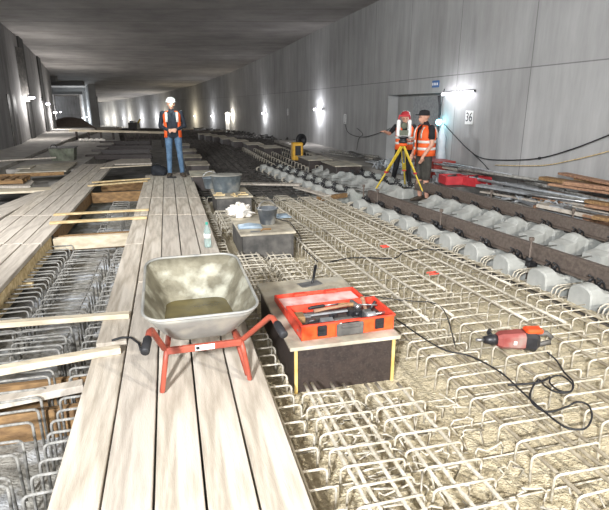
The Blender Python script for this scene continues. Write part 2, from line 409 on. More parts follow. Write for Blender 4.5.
# ------------------------------------------------------------------ boardwalks
AX = Vector((-.26, 1)).normalized(); ANG = math.atan(.26)
def plank(L, R, Y0, Y1, z1, th, m, name, label, cat, group, gap=.006):
    p = [(L(Y0)+gap, Y0), (R(Y0)-gap, Y0), (R(Y1)-gap, Y1), (L(Y1)+gap, Y1)]
    c = Vector((sum(q[0] for q in p)/4, (Y0+Y1)/2))
    w = (R(Y0)-L(Y0)-2*gap)*math.cos(ANG); Ln = (Y1-Y0)/math.cos(ANG)-.008
    mb = MB(); mb.box((0, 0, 0), (w, Ln, th), bev=.004)
    o = mb.build(name, m, loc=(c.x, c.y, z1-th/2), rz=ANG+random.uniform(-.0012, .0012))
    return tag(o, label, cat, group)
lanes = 5; lw = 1.11/lanes
runs_a = [(.45, 3.22), (3.25, 5.9), (5.92, 7.6), (7.62, 9.1), (9.12, 12.2)]
runs_b = [(.45, 4.55), (4.57, 7.6), (7.62, 9.1), (9.12, 12.2)]
RNm = ['nearest run', 'second run', 'third run', 'fourth run', 'farthest run']
for i in range(lanes):
    runs = runs_a if i in (0,) else runs_b
    for j, (a, b) in enumerate(runs):
        rn = RNm[j] if j < len(runs)-1 else 'farthest run'
        plank(lambda Y, i=i: Wl(Y)+i*lw, lambda Y, i=i: Wl(Y)+(i+1)*lw, a+random.uniform(0, .02), b, -.001*random.random(), .045,
              M['plank'] if random.random() < .7 else M['plank2'], 'walkway_plank',
              'wide dusty scaffold plank, %s from left in the %s of the main boardwalk' % (FIRST[i], rn), 'plank', 'planks of the main boardwalk')
for i in range(4):
    w = .9/4
    for j, (a, b) in enumerate([(2.6, 5.9), (5.92, 7.55), (7.57, 11.0), (11.02, 14.6)]):
        plank(lambda Y: Kl(Y)+i*w, lambda Y: Kl(Y)+(i+1)*w, a, b, -.001*random.random(), .05,
              M['plank2'] if random.random() < .6 else M['plank'], 'walkway_plank',
              'grey scaffold plank, %s from left in the %s of the left boardwalk' % (FIRST[i], ['nearest run', 'second run', 'third run', 'farthest run'][j]), 'plank', 'planks of the left boardwalk')
# joists carrying the boardwalks
def beam(a, b, w, h, m, name, label, cat, group=None, bev=.004):
    a, b = Vector(a), Vector(b); c = (a+b)/2
    mb = MB(); mb.bar(a-c, b-c, w, h, bev=bev); return tag(mb.build(name, m, loc=c), label, cat, group)
beam((Kr(2.6)-.045, 2.6, -.155), (Kr(6.45)-.045, 6.45, -.155), .08, .20, M['wood_y'], 'timber_beam', 'rough yellow timber beam on edge below the left boardwalk, nearest the camera', 'beam')
beam((Kr(6.9)-.045, 6.9, -.155), (Kr(10.2)-.045, 10.2, -.155), .08, .20, M['wood_b'], 'timber_beam', 'brown timber beam below the left boardwalk along the middle trench bay', 'beam')
beam((Wl(.5)+.1, .5, -.12), (Wl(12)+.1, 12, -.12), .08, .14, M['wood_b'], 'timber_beam', 'timber bearer hidden under the left edge of the main boardwalk', 'beam')
beam((Wr(.5)-.1, .5, -.12), (Wr(12)-.1, 12, -.12), .08, .14, M['wood_b'], 'timber_beam', 'timber bearer hidden under the right edge of the main boardwalk', 'beam')
# cross bulkheads in the trench
def bulk(Y, z, h, w, m, label, o0=.02, o1=-.02, name='timber_bulkhead'):
    a = Vector((Kr(Y)+o0, Y, z)); x1 = Wl(Y+.25)+o1
    return beam(a, (x1, Y+.27, z), w, h, m, name, label, 'timber beam')
bulk(2.58, -.31, .2, .05, M['wood_b'], 'brown timber bulkhead set on edge across the near trench', 0.0, .05)
bulk(2.98, -.33, .2, .05, M['wood_b'], 'dark brown timber bulkhead behind the near hoops, under the pale crossing boards', 0.0, .05)
bulk(6.45, -.15, .16, .10, M['wood_l'], 'thick pale timber closing the far end of the long trench bay')
bulk(6.75, -.22, .22, .05, M['wood_b'], 'brown board standing behind the thick pale trench timber')
bulk(9.9, -.15, .2, .06, M['wood_b'], 'brown board closing the far end of the middle trench bay')
bulk(11.3, -.15, .2, .06, M['wood_b'], 'dark board closing the small trench bay near the bag')
# loose crossing boards resting on both boardwalks (pixel ends at z)
def cross(u0, v0, u1, v1, w, th, m, label, z=.0, ext=0):
    a = at(u0, v0, z); b = at(u1, v1, z); d = (a-b).normalized(); a = a+d*ext
    a.z += th/2+.001; b.z += th/2+.001
    return beam(a, b, w, th, m, 'crossing_board', label, 'board')
cross(0, 374, 121, 352, .07, .045, M['wood_l'], 'pale batten across the trench just left of the wheelbarrow foot, nearest crossing board', 0, .75)
cross(0, 327, 130, 317, .07, .04, M['wood_l'], 'pale batten across the trench left of the wheelbarrow tub', 0, .2)
cross(50, 224, 147, 218.5, .09, .03, M['wood_y'], 'pale yellow board across the far end of the long trench bay, nearer of the pair', 0)
cross(54, 215.5, 149, 210.5, .09, .025, M['wood_y'], 'pale yellow board just beyond the nearer yellow pair board over the trench', 0)
cross(88, 186.5, 147, 181.5, .10, .025, M['wood_y'], 'pale board over the middle trench bay, nearer of the far pair', 0)
cross(92, 183, 150, 179, .08, .025, M['wood_y'], 'pale board over the middle trench bay, farther of the far pair', 0.03)
cross(100, 168.5, 151, 165.5, .12, .025, M['wood_l'], 'pale short board by the dark bag at the far trench end', 0)
cross(0, 406, 84, 389, .09, .05, M['plank2'], 'grey timber crossing low in the near trench below the battens', -.13, .8)
b_ = at(86, 386, -.04)
# off-cut block under beam
c = at(28, 292, -.3); mb = MB(); mb.box((0, 0, 0), (.16, .09, .06), bev=.005)
tag(mb.build('timber_offcut', M['wood_y'], loc=(c.x-.02, c.y, -.22), rz=.3), 'short yellow timber offcut lying on the trench hoops under the left boardwalk', 'timber offcut')

# left side decking pieces
def deck(pts, z, th, m, name, label, cat='board', group=None):
    P = [at(u, v, z) for u, v in pts]; c = sum(P, Vector())/len(P)
    mb = MB(); mb.plate([(p.x-c.x, p.y-c.y) for p in P], -th, 0)
    return tag(mb.build(name, m, loc=(c.x, c.y, z)), label, cat, group)
deck([(-60, 240), (-60, 226), (0, 205.5), (36, 191.5), (52, 190.6), (42, 194.5), (0, 218)], -.005, .04, M['plank2'], 'decking_board', 'grey plank strip left of the left boardwalk beside the near open bay')
deck([(-25, 193), (-15, 189.5), (50, 186.8), (52, 190)], 0, .04, M['wood_l'], 'crossing_board', 'pale board crossing the deck at the left edge, in front of the brown pallet')
deck([(-30, 186), (-10, 179), (22, 177), (34, 181), (30, 186)], -.02, .05, M['plank2'], 'decking_board', 'grey sheet of decking lying left of the dark opening')
deck([(15, 172.5), (30, 164.8), (77, 162), (66, 170.5)], .03, .03, M['ply'], 'plywood_sheet', 'pale plywood sheet lying on the left deck in front of the green box')
deck([(16, 168.5), (22, 165.8), (36, 165.2), (30, 168.0)], .055, .02, M['ply'], 'plywood_sheet', 'small plywood piece on top of the pale sheet at left')
beam(at(-10, 176.5, .02), at(64, 173.2, .02), .08, .08, M['wood_b'], 'timber_beam', 'long brown timber lying across the left deck before the pale sheet', 'beam')
beam(at(-10, 161.5, .1), at(56, 157.5, .1), .05, .04, M['plank2'], 'timber_beam', 'thin grey lath lying along the edge of the left ledge', 'beam')
# small brown pallet
c = at(8, 182, 0); t = thing('wooden_pallet', 'small brown wooden pallet lying on the left deck at the photo edge', 'pallet', (c.x, c.y, .0), ANG)
for i in range(4): MB().box((-.3+.2*i, 0, .085), (.13, .7, .02)).build('deck_board', M['wood_b'], t)
for y in (-.3, 0, .3): MB().box((0, y, .038), (.75, .08, .075)).build('bearer', M['wood_b'], t)
# rear decking to the right of left walkway end
deck([(88, 167.5), (121, 158.8), (150, 158.5), (152, 163), (112, 164)], -.01, .04, M['plank2'], 'decking_board', 'grey decking field beyond the dark bag at the boardwalk end')
deck([(150, 176.3), (151.5, 172.6), (187, 172.6), (187.5, 176.3)], -.002, .04, M['plank2'], 'decking_board', 'grey end board under the standing man in jeans')

# ------------------------------------------------------------------ rebar
def hoop_pts(w, h, r=.028, lean=0):
    pts = [(0, 0, -h)]
    for i in range(4):
        a = PI/2*i/3; pts.append((r-r*math.cos(a), 0, -r+r*math.sin(a)))
    for i in range(4):
        a = PI/2*i/3; pts.append((w-r+r*math.sin(a), 0, -r+r*math.cos(a)))
    pts.append((w, 0, -h)); return pts
_hm = {}
def hoop_mesh(w, h, rad, m, key):
    k = (key, w)
    if k not in _hm:
        mb = MB(); mb.tube(hoop_pts(w, h), rad, 6); _hm[k] = mb.mesh('rebar_stirrup', m)
    return _hm[k]
FS = lambda Y: (3.76-.1*Y)/3.50
BOX = [(2.86, 4.22), (5.85, 7.0), (8.35, 9.45)]     # footprints of the stools on the rebar rows
cols = [(-.28, .15, 'row beside the main boardwalk'), (.20, .52, 'row in front of the toolbox stool'), (.59, .9, 'second row right of the boardwalk'),
        (1.175, 1.58, 'wide row left of the red breaker'), (1.76, 2.13, 'wide row under the red breaker'), (2.32, 2.66, 'row between the red breaker and the sleepers'), (2.82, 3.1, 'outermost row beside the sleepers')]
stuff = MB(); cnt = 0
def hoops(a, b, Y0, Y1, sp, where, z=-.06, h=.17, rad=.0068, m='rebar', ymax=5.2):
    global cnt
    Y = Y0
    w0 = round(b-a, 3)
    me = hoop_mesh(w0, h, rad, M[m], m)
    while Y < Y1:
        s = FS(Y); x = Wr(Y)+a*s
        skip = (a < 1.0 and b > .16) and any(p-.06 < Y+.05 < q for p, q in BOX)
        if not skip:
            jx, jy, jr = random.uniform(-.012, .012), random.uniform(-.012, .012), random.uniform(-.05, .05)
            jz = random.uniform(-.008, .006)
            if Y < ymax and cnt < 180:
                o = bpy.data.objects.new('rebar_stirrup', me); COL.objects.link(o)
                o.location = (x+jx, Y+jy, z+jz); o.rotation_euler = (random.uniform(-.06, .06), 0, ANG+jr); o.scale = (s, 1, 1)
                tag(o, 'pale dusty U-shaped rebar stirrup in the %s' % where, 'rebar', 'stirrups in the '+where); cnt += 1
            else:
                R = Matrix.Rotation(ANG+jr, 3, 'Z')
                stuff.tube([Vector((x+jx, Y+jy, z+jz))+R@Vector((p[0]*s, p[1], p[2])) for p in hoop_pts(w0, h)], rad, 4)
        Y += sp*random.uniform(.94, 1.06)
for i, (a, b, wn) in enumerate(cols):
    hoops(a, b, [1.35, 1.3, 1.4, 1.35, 1.9, 2.5, 3.1][i], 9.6, .128, wn, z=[-.09, -.06, -.065, -.06, -.06, -.07, -.07][i], h=[.14, .16, .155, .16, .16, .15, .15][i], ymax=[4.2, 4.9, 4.9, 4.6, 4.6, 4.6, 4.5][i])
for (a_, w_) in ((.30, .16), (.66, .15), (1.0, .12), (.36, .22)):
    Y = 1.25
    while Y < 9.4:
        if not any(p-.06 < Y+.05 < q for p, q in BOX):
            R = Matrix.Rotation(ANG+random.uniform(-.2, .2), 3, 'Z'); s = FS(Y)
            stuff.tube([Vector((Wr(Y)+a_*s+random.uniform(-.03, .03), Y, -.105+random.uniform(-.02, .015)))+R@Vector(p) for p in hoop_pts(w_, .1)], .006, 4)
        Y += random.uniform(.1, .16)
tag(stuff.build('rebar_stirrups', M['rebar']), 'farther rows of pale rebar stirrups running back beside the stools and sleepers', 'rebar', kind='stuff')
# longitudinal rods
def rod(fn, Y0, Y1, z, r, m, label, group, n=14):
    pts = []
    for i in range(n+1):
        Y = lerp(Y0, Y1, i/n); pts.append((fn(Y)+random.uniform(-.006, .006), Y, z+random.uniform(-.004, .004)))
    c = Vector(pts[0]); mb = MB(); mb.tube([Vector(p)-c for p in pts], r, 6)
    return tag(mb.build('rebar_rod', M[m], loc=c), label, 'rebar', group)
for i, (a, b, wn) in enumerate(cols):
    offs = {0: [.02], 1: [.25, .30, .42, .49], 2: [.63, .70, .84], 3: [1.22, 1.42, 1.47, 1.55], 4: [1.81, 1.99, 2.04], 5: [2.38, 2.6], 6: [2.88, 3.05]}[i]
    for o_ in offs:
        segs = [(1.1 if i < 4 else 1.9, 9.6)]
        if a < 1.0 and b > .16: segs = [(1.1, 2.84), (4.25, 5.8), (7.05, 8.3)]
        for (y0, y1) in segs:
            rod(lambda Y, o_=o_: Wr(Y)+o_*FS(Y), y0, y1, (-.075 if i in (1, 2) else -.082), .0105, ('rebar' if i in (1, 2) else 'rebar_b'), 'straight rebar rod in the '+wn, 'rods in the '+wn)
for (o_, wn) in ((1.19, 'wide row left of the red breaker'), (1.78, 'wide row under the red breaker'), (2.09, 'wide row under the red breaker'), (2.34, 'row between the red breaker and the sleepers'), (2.84, 'outermost row beside the sleepers'), (1.53, 'wide row left of the red breaker'), (2.62, 'row between the red breaker and the sleepers')):
    rod(lambda Y, o_=o_: Wr(Y)+o_*FS(Y), random.uniform(3.3, 4.6), 9.6, -.05, .0125, 'rebar', 'pale rod lying along the top of the '+wn, 'top rods of the '+wn)
# lower bars and tie wire tangle: uncountable
mb = MB()
Y = 1.2
while Y < 9.6:
    x0, x1 = Wr(Y)+.0, Wr(Y)+3.15*FS(Y); q = random.uniform(-.03, .03)
    if not any(p-.3 < Y < q2 for p, q2 in BOX): mb.tube([(x0, Y, -.175), ((x0+x1)/2, Y+.5*(x1-x0)*.26, -.18), (x1, Y+(x1-x0)*.26+q, -.175)], .0055, 4)
    else: mb.tube([(x0+1.05, Y+.27, -.175), (x1, Y+(x1-x0)*.26+q, -.175)], .0055, 4)
    Y += .27
for k_ in range(0):
    o_ = .06+k_*.2
    if .15 < o_ < 1.0: continue
    mb.tube([(Wr(Y)+o_*FS(Y), Y, -.19) for Y in (1.0, 3, 5, 7, 9.6)], .006, 4)
for _ in range(170):
    Y = random.uniform(1.3, 6); o_ = random.uniform(.15, 3.0) if random.random() < .6 else random.uniform(.15, .95)
    if any(p-.15 < Y < q+.1 for p, q in BOX) and o_ < 1.05: continue
    a = random.uniform(0, PI); L = random.uniform(.05, .16); p = Vector((Wr(Y)+o_*FS(Y), Y, random.uniform(-.2, -.1)))
    mb.tube([p, p+Vector((math.cos(a)*L, math.sin(a)*L, random.uniform(-.04, .05)))], .005, 4)
tag(mb.build('lower_rebar_mesh', M['rebar']), 'dusty lower rebar mesh and tie ends lying on the screed', 'rebar', kind='stuff')

# trench stirrups
def tr_hoops(a0, w, Y0, Y1, sp, z, h, rad, mname, where, side):
    key = mname+where; me = hoop_mesh(w, h, rad, M[mname], key); Y = Y0
    while Y < Y1:
        base = Kr(Y) if side < 0 else Wl(Y)
        o = bpy.data.objects.new('rebar_stirrup', me); COL.objects.link(o)
        o.location = (base+a0+random.uniform(-.012, .012), Y+random.uniform(-.015, .015), z+random.uniform(-.01, .01))
        o.rotation_euler = (random.uniform(-.08, .08), 0, ANG+random.uniform(-.06, .06))
        tag(o, 'grey bent rebar stirrup %s' % where, 'rebar', 'stirrups '+where); Y += sp*random.uniform(.93, 1.07)
tr_hoops(-.1, .84, 1.5, 2.6, .12, -.08, .3, .0085, 'rebar_g', 'at the left of the near trench bay', -1)
tr_hoops(-.1, .82, 2.75, 3.5, .12, -.08, .3, .0085, 'rebar_g', 'at the left of the near trench bay', -1)
tr_hoops(-.15, .5, 1.45, 3.4, .115, -.1, .28, .0085, 'rebar_g', 'half under the main boardwalk in the near trench', 1)
tr_hoops(-.26, .50, 3.6, 6.3, .12, -.16, .25, .008, 'rebar_g', 'half under the left boardwalk in the long trench bay', -1)
tr_hoops(.30, .43, 3.5, 6.35, .12, -.19, .2, .007, 'rebar_g', 'in the middle of the long trench bay', -1)
tr_hoops(-.17, .4, 3.5, 6.35, .12, -.17, .2, .007, 'rebar_g', 'half under the main boardwalk in the long trench bay', 1)
tr_hoops(.45, .3, 6.95, 9.8, .2, -.2, .2, .007, 'rebar_g', 'in the middle trench bay', -1)
for (fn, lab) in ((lambda Y: Kr(Y)+.70, 'right'), (lambda Y: Kr(Y)+.34, 'left')):
    rod(fn, 3.4, 6.3, -.2, .008, 'rebar_g', 'long grey rod on the %s side of the middle stirrups in the long trench bay' % lab, None)
rod(lambda Y: Wl(Y)-.13, 3.4, 6.3, -.185, .008, 'rebar_g', 'long grey rod beside the main boardwalk edge in the long trench bay', None)

# dark mats beyond
mb = MB(); 
for i in range(60):
    Y = 10.2+i*.3; x0, x1 = Wr(Y)+.05, min(rwx(Y)-1.4, RN(Y)-.5 if Y < 14 else 99)
    z = -.2-drop(Y); mb.tube([(x0, Y, z), (x1, Y+(x1-x0)*.26, z)], .012, 4)
for k_ in range(26):
    x_ = lambda Y, k_=k_: Wr(Y)+.1+k_*.22
    Y1 = 30
    mb.tube([(x_(Y), Y, -.18-drop(Y)) for Y in (10, 15, 20, 25, Y1) if x_(Y) < rwx(Y)-.8 and (Y > 14 or x_(Y) < RN(Y)-.4)] or [(x_(10), 10, -.2), (x_(10.5), 10.5, -.2)], .012, 4)
for i in range(40):
    Y = 30+i*.9; x0, x1 = wx(LW, Y)+3 if Y > 40 else Wr(Y)-6, rwx(Y)-1.2; z = -.25-drop(Y)
    mb.tube([(x0, Y, z), (x1, Y, z)], .02, 4)
tag(mb.build('rebar_mat', M['rebar_d']), 'dark steel mat covering the floor behind the stools and far down the tunnel', 'rebar', kind='stuff')
mb = MB()
for r_ in range(6):
    for i in range(18):
        Y = 14.5+i*.4; x = Wr(Y)+2.5+r_*.4; 
        R = Matrix.Rotation(ANG, 3, 'Z'); mb.tube([Vector((x, Y, -.08))+R@Vector(p) for p in hoop_pts(.1, .14)], .012, 4)
tag(mb.build('rebar_stirrups', M['rebar']), 'grey field of stirrups in the middle distance left of the yellow pump', 'rebar', kind='stuff')
# dark timbers across the left field
for i, (u0, v0, u1, v1) in enumerate([(97, 147.5, 152, 147), (92, 152, 150, 151), (100, 143, 150, 142.5), (86, 157, 152, 156.5)]):
    a = at(u0, v0, -.05); b = at(u1, v1, -.05); beam(a, b, .14, .16, M['film'], 'dark_timber', 'dark timber lying across the field behind the left boardwalk, %s of four' % ORD[[2, 1, 3, 0][i]], 'beam')
strip('floor_left_apron', lambda Y: EL(Y)+.1, lambda Y: Wl(Y)-1.6-(Y-24)*.1, 24, 44, -.52, -.1, M['floor'])

# ------------------------------------------------------------------ stools (form boxes)
def stool(Y0, x0, w, ln, label, film='film', ztop=.12, h=.34, th=.025):
    c = (x0, Y0, 0)
    t = thing('plywood_stool', label, 'formwork box', (x0, Y0, ztop-h-th), ANG, 'plywood boxes standing on the rebar')
    MB().box((w/2, ln/2, h+th/2), (w, ln, th), bev=.003).build('top', M['ply'], t)
    q = .035
    for n_, c_, d_ in (('side_panel', (w/2, q, h/2), (w-2*q-.02, .018, h)), ('side_panel', (w/2, ln-q, h/2), (w-2*q-.02, .018, h)),
                       ('side_panel', (q, ln/2, h/2), (.018, ln-2*q+.018, h)), ('side_panel', (w-q, ln/2, h/2), (.018, ln-2*q+.018, h))):
        MB().box(c_, d_).build(n_, M[film], t)
    for sx in (q+.006, w-q-.006):
        MB().box((sx, q-.014, h/2), (.02, .012, h)).build('edge_batten', M['edge' if Y0 < 4 else 'film_g'], t)
    return t
stool(2.93, -.09, .76, 1.28, 'dark plywood box with pale top carrying the red toolbox')
stool(5.88, -.76, .68, 1.08, 'grey plywood box carrying the white bag and the bucket', 'film_g')
stool(8.42, -1.49, .64, 1.0, 'grey plywood box carrying the large mortar tub', 'film_g')
for i, (Y, u0, wd) in enumerate([(11.1, 189, .58), (13.2, 185, .6), (15.2, 182.5, .55), (17.4, 180, .55), (20, 177, .5)]):
    x = atY(u0, 150, Y).x
    stool(Y, x, wd, 1.0, 'low dark plywood box in the row behind the mortar tub, %s' % ['nearest', 'second nearest', 'middle one', 'second farthest', 'farthest'][i], 'film', h=.3)
# row of boxes along the right wall
rowp = [(335, 170, .75), (308, 163.5, .75), (290, 157, .6), (264, 150.5, .7), (247, 147, .7), (233, 143.5, .7), (222, 141, .7), (213, 138.5, .7), (205, 137, .7), (199, 135.5, .7)]
for i, (u, v, wd) in enumerate(rowp):
    if i == 2: continue
    p = at(u, v, -.02-drop(25)); Y = p.y
    t = stool(Y, p.x, wd, 1.3, 'dark plywood box in the row along the right wall, %s' % ['nearest', 'second nearest', '', 'third nearest', 'fourth nearest', 'fifth nearest', 'sixth nearest', 'seventh nearest', 'eighth nearest', 'farthest'][i], 'film', ztop=.08-drop(Y), h=.42)

# ------------------------------------------------------------------ track
TR = math.atan(.37)
def sect(x, wy, z0, z1, rd):
    """arched section at x: straight sides then rounded top"""
    pts = [(x, -wy, z0), (x, -wy*.97, z1-rd)]
    for i in range(1, 8):
        a = PI*i/8; pts.append((x, -wy*.97*math.cos(a), z1-rd+rd*math.sin(a)**.8))
    pts += [(x, wy*.97, z1-rd), (x, wy, z0)]
    return pts
def block_mb(mir):
    mb = MB(); z0 = 0; S_ = [(-.36, .125, .265, .09), (-.345, .135, .28, .1), (-.22, .135, .285, .1), (-.16, .14, .235, .05), (-.12, .15, .21, .015), (.12, .15, .21, .015),
                       (.15, .13, .25, .05), (.2, .125, .275, .08), (.27, .125, .265, .07), (.33, .14, .19, .02), (.5, .14, .15, .01)]
    loops = [sect(x*mir, wy, z0, z1, rd) for x, wy, z1, rd in S_]
    mb.loft(loops, sm=False); return mb
def clip(mb, x, s):
    for y in (-.05, .05):
        mb.tube([(x, y, .215), (x+s*.03, y, .29), (x+s*.07, y, .31), (x+s*.10, y+.02, .27), (x+s*.05, y+.04, .235), (x-s*.01, y+.05, .29), (x+s*.05, y+.06, .32)], .0095, 5)
    mb.lathe([(.018, 0), (.018, .03), (.012, .035)], (x+s*.03, 0, .25), 8)
def make_sleeper(label):
    t = thing('concrete_sleeper', label, 'railway sleeper', (0, 0, 0), 0, 'twin block sleepers of the track')
    for mir, xc in ((1, 0), (-1, 1.51)):
        mb = block_mb(mir); b = mb.build('block', M['sleeper'], t, loc=(xc, 0, 0))
        m2 = MB(); clip(m2, -.1, -1); clip(m2, .1, 1); m2.box((0, 0, .214), (.18, .2, .012)); m2.build('rail_fastening', M['blk_p'], b)
        s = -1 if mir == 1 else 1
        m3 = MB()
        for y in (.17, .215, .26): m3.tube([(s*.05, y, .05), (s*.36, y, .06), (s*.41, y, .08), (s*.43, y, .12), (s*.41, y, .17), (s*.36, y, .19), (s*.05, y, .18)], .008, 5)
        m3.build('rebar_loop', M['rebar'], b)
    mb = MB()
    for y, z in ((-.05, .05), (.05, .05), (0, .13)): mb.tube([(.45, y, z), (1.06, y, z)], .008, 6)
    mb.build('tie_bar', M['rebar_g'], t)
    return t
s0 = None; sl = []
YK = [3.13+.5*k for k in range(14)]
for k, Y in enumerate(YK):
    if Y > 9.6: break
    sl.append((Y, k))
lab = 'grey twin block concrete sleeper under the rails, %s from the front'
def place_sleeper(Y, label, dx=0):
    global s0
    x = RN(Y)+dx
    if s0 is None: s0 = make_sleeper(label); o = s0; o.location = (x, Y, -.3); o.rotation_euler = (0, 0, TR)
    else: o = dup(s0, (x, Y, -.3), TR+random.uniform(-.012, .012), label)
    return o
for Y, k in sl: place_sleeper(Y, lab % FIRST[k])
for k in range(9):
    Y = 10.3+.55*k; o = place_sleeper(Y, 'grey sleeper waiting beyond the rail ends behind the tripod, %s in its row' % FIRST[k], -.1); o['group'] = 'sleepers beyond the rail ends'
def rail(fn, Y0, Y1, label):
    a = Vector((fn(Y0), Y0, -.078)); t = thing('steel_rail', label, 'rail', a, TR)
    L = (Y1-Y0)/math.cos(TR)
    prof = [(-.07, 0), (.07, 0), (.07, .012), (.014, .028), (.009, .05), (.009, .13), (.036, .142), (.036, .176), (.03, .182), (-.03, .182), (-.036, .176), (-.036, .142), (-.009, .13), (-.009, .05), (-.014, .028), (-.07, .012)]
    MB().loft([[(x, 0, z) for x, z in prof], [(x, L, z) for x, z in prof]]).build('rail_profile', M['rail'], t)
    # cover plate strip along the web
    mb = MB(); mb.box((-.03, L/2, .088), (.03, L, .12)); mb.build('web_filler', M['rail'], t)
    return t
rail(RN, 2.2, 9.3, 'rusty brown steel rail nearer to the camera, resting on the sleepers')
rail(RF, 2.6, 10.6, 'rusty brown steel rail farther back, nearer to the wall')
def spindle(Y, fn, side, label):
    x = fn(Y)+side*.14
    t = thing('spindle_post', label, 'screw spindle', (x, Y, -.3), TR, 'screw spindles supporting the rails')
    mb = MB(); mb.tube([(0, 0, 0), (0, 0, .48)], .014, 8); mb.build('threaded_rod', M['rail'], t)
    mb = MB(); mb.lathe([(.028, 0), (.03, .01), (.03, .035), (.02, .04)], (0, 0, .47), 6, sm=False); mb.build('nut', M['rail'], t)
    mb = MB(); mb.box((-side*.04, 0, .2), (.12, .07, .06), bev=.005); mb.lathe([(.035, 0), (.035, .05)], (0, 0, .23), 8); mb.build('bracket', M['rail_d'] if 'rail_d' in M else M['black'], t)
for (Y, lb) in ((5.42, 'rusty upright screw spindle beside the near rail, closest to the camera'), (7.0, 'screw spindle beside the near rail, second from the camera'), (8.75, 'screw spindle beside the near rail near the tripod foot'), (9.25, 'screw spindle at the far end of the near rail')):
    spindle(Y, RN, -1, lb)
for (Y, lb) in ((7.05, 'screw spindle beside the far rail in front of the brown timber pile'), (8.65, 'screw spindle beside the far rail in front of the red crates')):
    spindle(Y, RF, 1, lb)
# edge steel along the sleepers
mb = MB()
for o_ in (-.02, -.06, -.1):
    mb.tube([(L1(Y)+o_, Y, -.21+random.uniform(-.01, .01)) for Y in np.linspace(1.8, 9.5, 20)], .010, 5)
c0 = Vector((L1(1.8), 1.8, -.21))
tag(mb.build('edge_bars', M['rebar_d']), 'bundle of dark steel bars lying along the near ends of the sleepers', 'steel bars')
cross_t = beam(at(318, 199, -.1), at(346, 195, -.1), .1, .08, M['wood_b'], 'timber_beam', 'brown timber lying in the gap at the far end of the near rail', 'beam')
beam(at(222, 183.5, -.03), at(300, 184.5, -.03), .22, .03, M['plank2'], 'crossing_board', 'grey board lying on the rebar behind the big mortar tub', 'board')
beam(at(296, 187.0, -.05), at(328, 196, -.05), .15, .03, M['plank2'], 'crossing_board', 'short grey board near the first far sleepers', 'board')

# ------------------------------------------------------------------ wheelbarrow
def barrow():
    t = thing('wheelbarrow', 'zinc wheelbarrow with red frame and mortar residue, standing on the boardwalk', 'wheelbarrow', (-.575, 2.67, 0), math.radians(16))
    def rloop(x, y0, y1, zf, rc, n=6, xn=None):
        xn = xn or x; pts = []
        for (cx, cy, a0) in ((x-rc, y0+rc, -PI/2), (xn-rc, y1-rc, 0), (-xn+rc, y1-rc, PI/2), (-x+rc, y0+rc, PI)):
            for i in range(n):
                a = a0+PI/2*i/(n-1); px, py = cx+rc*math.cos(a), cy+rc*math.sin(a); pts.append((px, py, zf(py)))
        return pts
    L = []
    for tt in (0, .06, .3, .6, .85, 1):
        e = tt**.8
        x = lerp(.17, .325, e); xn = lerp(.15, .31, e)
        y0 = lerp(.11, -.06, e); y1 = lerp(.52, .80, e)
        zf = lambda y, tt=tt: lerp(.275, .475+.105*max(0, (y+.06))/.86, tt) if tt > 0 else .275
        L.append(rloop(x, y0, y1, zf, lerp(.07, .12, e), 6, xn))
    mb = MB(); mb.loft(L, cap1=False, sm=True)
    tub = mb.build('tub', [M['tub'], M['residue']], t)
    md = tub.modifiers.new('s', 'SOLIDIFY'); md.thickness = .006; md.offset = 1; md.material_offset = 1
    mb = MB(); mb.tube([Vector(p)+Vector((0, 0, .002)) for p in L[-1]], .009, 6, closed=True)
    mb.build('rim', M['tub'], tub)
    # slurry pool
    mb = MB(); mb.loft([[(p[0]*.96, .315+(p[1]-.315)*.96, .283) for p in L[0]], [(p[0]*.97, .315+(p[1]-.315)*.97, .336) for p in L[2]]]); mb.build('slurry', M['puddle'], tub)
    # frame
    for s in (-1, 1):
        gx = .302 if s < 0 else .372
        mb = MB(); mb.tube([(s*gx, -.345, .47), (s*(gx-.015), -.22, .492), (s*(gx-.025), -.19, .488), (s*.225, -.01, .29), (s*.21, .03, .265), (s*.19, .3, .25), (s*.10, .72, .20), (s*.07, .92, .185)], .0165, 8); hd = mb.build('handle_tube', M['red_f'], t)
        mb = MB(); d = Vector((s*gx, -.345, .47))-Vector((s*(gx-.015), -.22, .492)); d.normalize(); e = Vector((s*gx, -.335, .472))
        mb.tube([e-d*.06, e-d*.05, e+d*.05, e+d*.055], [.02, .0225, .0225, .015], 12); mb.build('grip', M['black'], hd)
        mb = MB(); mb.tube([(s*.21, 0, .28), (s*.225, -.01, .2), (s*.255, 0, .016), (s*.25, .06, .014), (s*.225, .2, .13), (s*.195, .27, .25)], .015, 8); mb.build('leg', M['red_f'], t)
    mb = MB(); mb.box((0, -.005, .268), (.43, .03, .04), bev=.006); cb = mb.build('crossbar', M['red_f'], t)
    mb = MB(); mb.box((.0, -.0215, .272), (.11, .002, .032)); st = mb.build('sticker', M['paper'], cb); st['label'] = 'white sticker with a small black mark'
    mb = MB(); mb.box((-.04, -.0232, .272), (.02, .002, .02)); mb.build('printed_mark', M['ink'], cb)
    mb = MB(); mb.tube([(s_*.19, .3, .25) for s_ in (-1, 1)], .014, 8); mb.build('crossbar', M['red_f'], t)
    T = Matrix.Rotation(PI/2, 3, 'Y')
    mb = MB(); mb.lathe([(.12, -.035), (.17, -.035), (.185, -.015), (.185, .015), (.17, .035), (.12, .035)], (0, .92, .187), 24, T=T); w = mb.build('wheel', M['black'], t)
    mb = MB(); mb.lathe([(.12, -.02), (.03, -.03), (.02, -.05), (.02, .05), (.03, .03), (.12, .02)], (0, .92, .187), 24, T=T); mb.build('hub', M['gsteel'], w)
barrow()
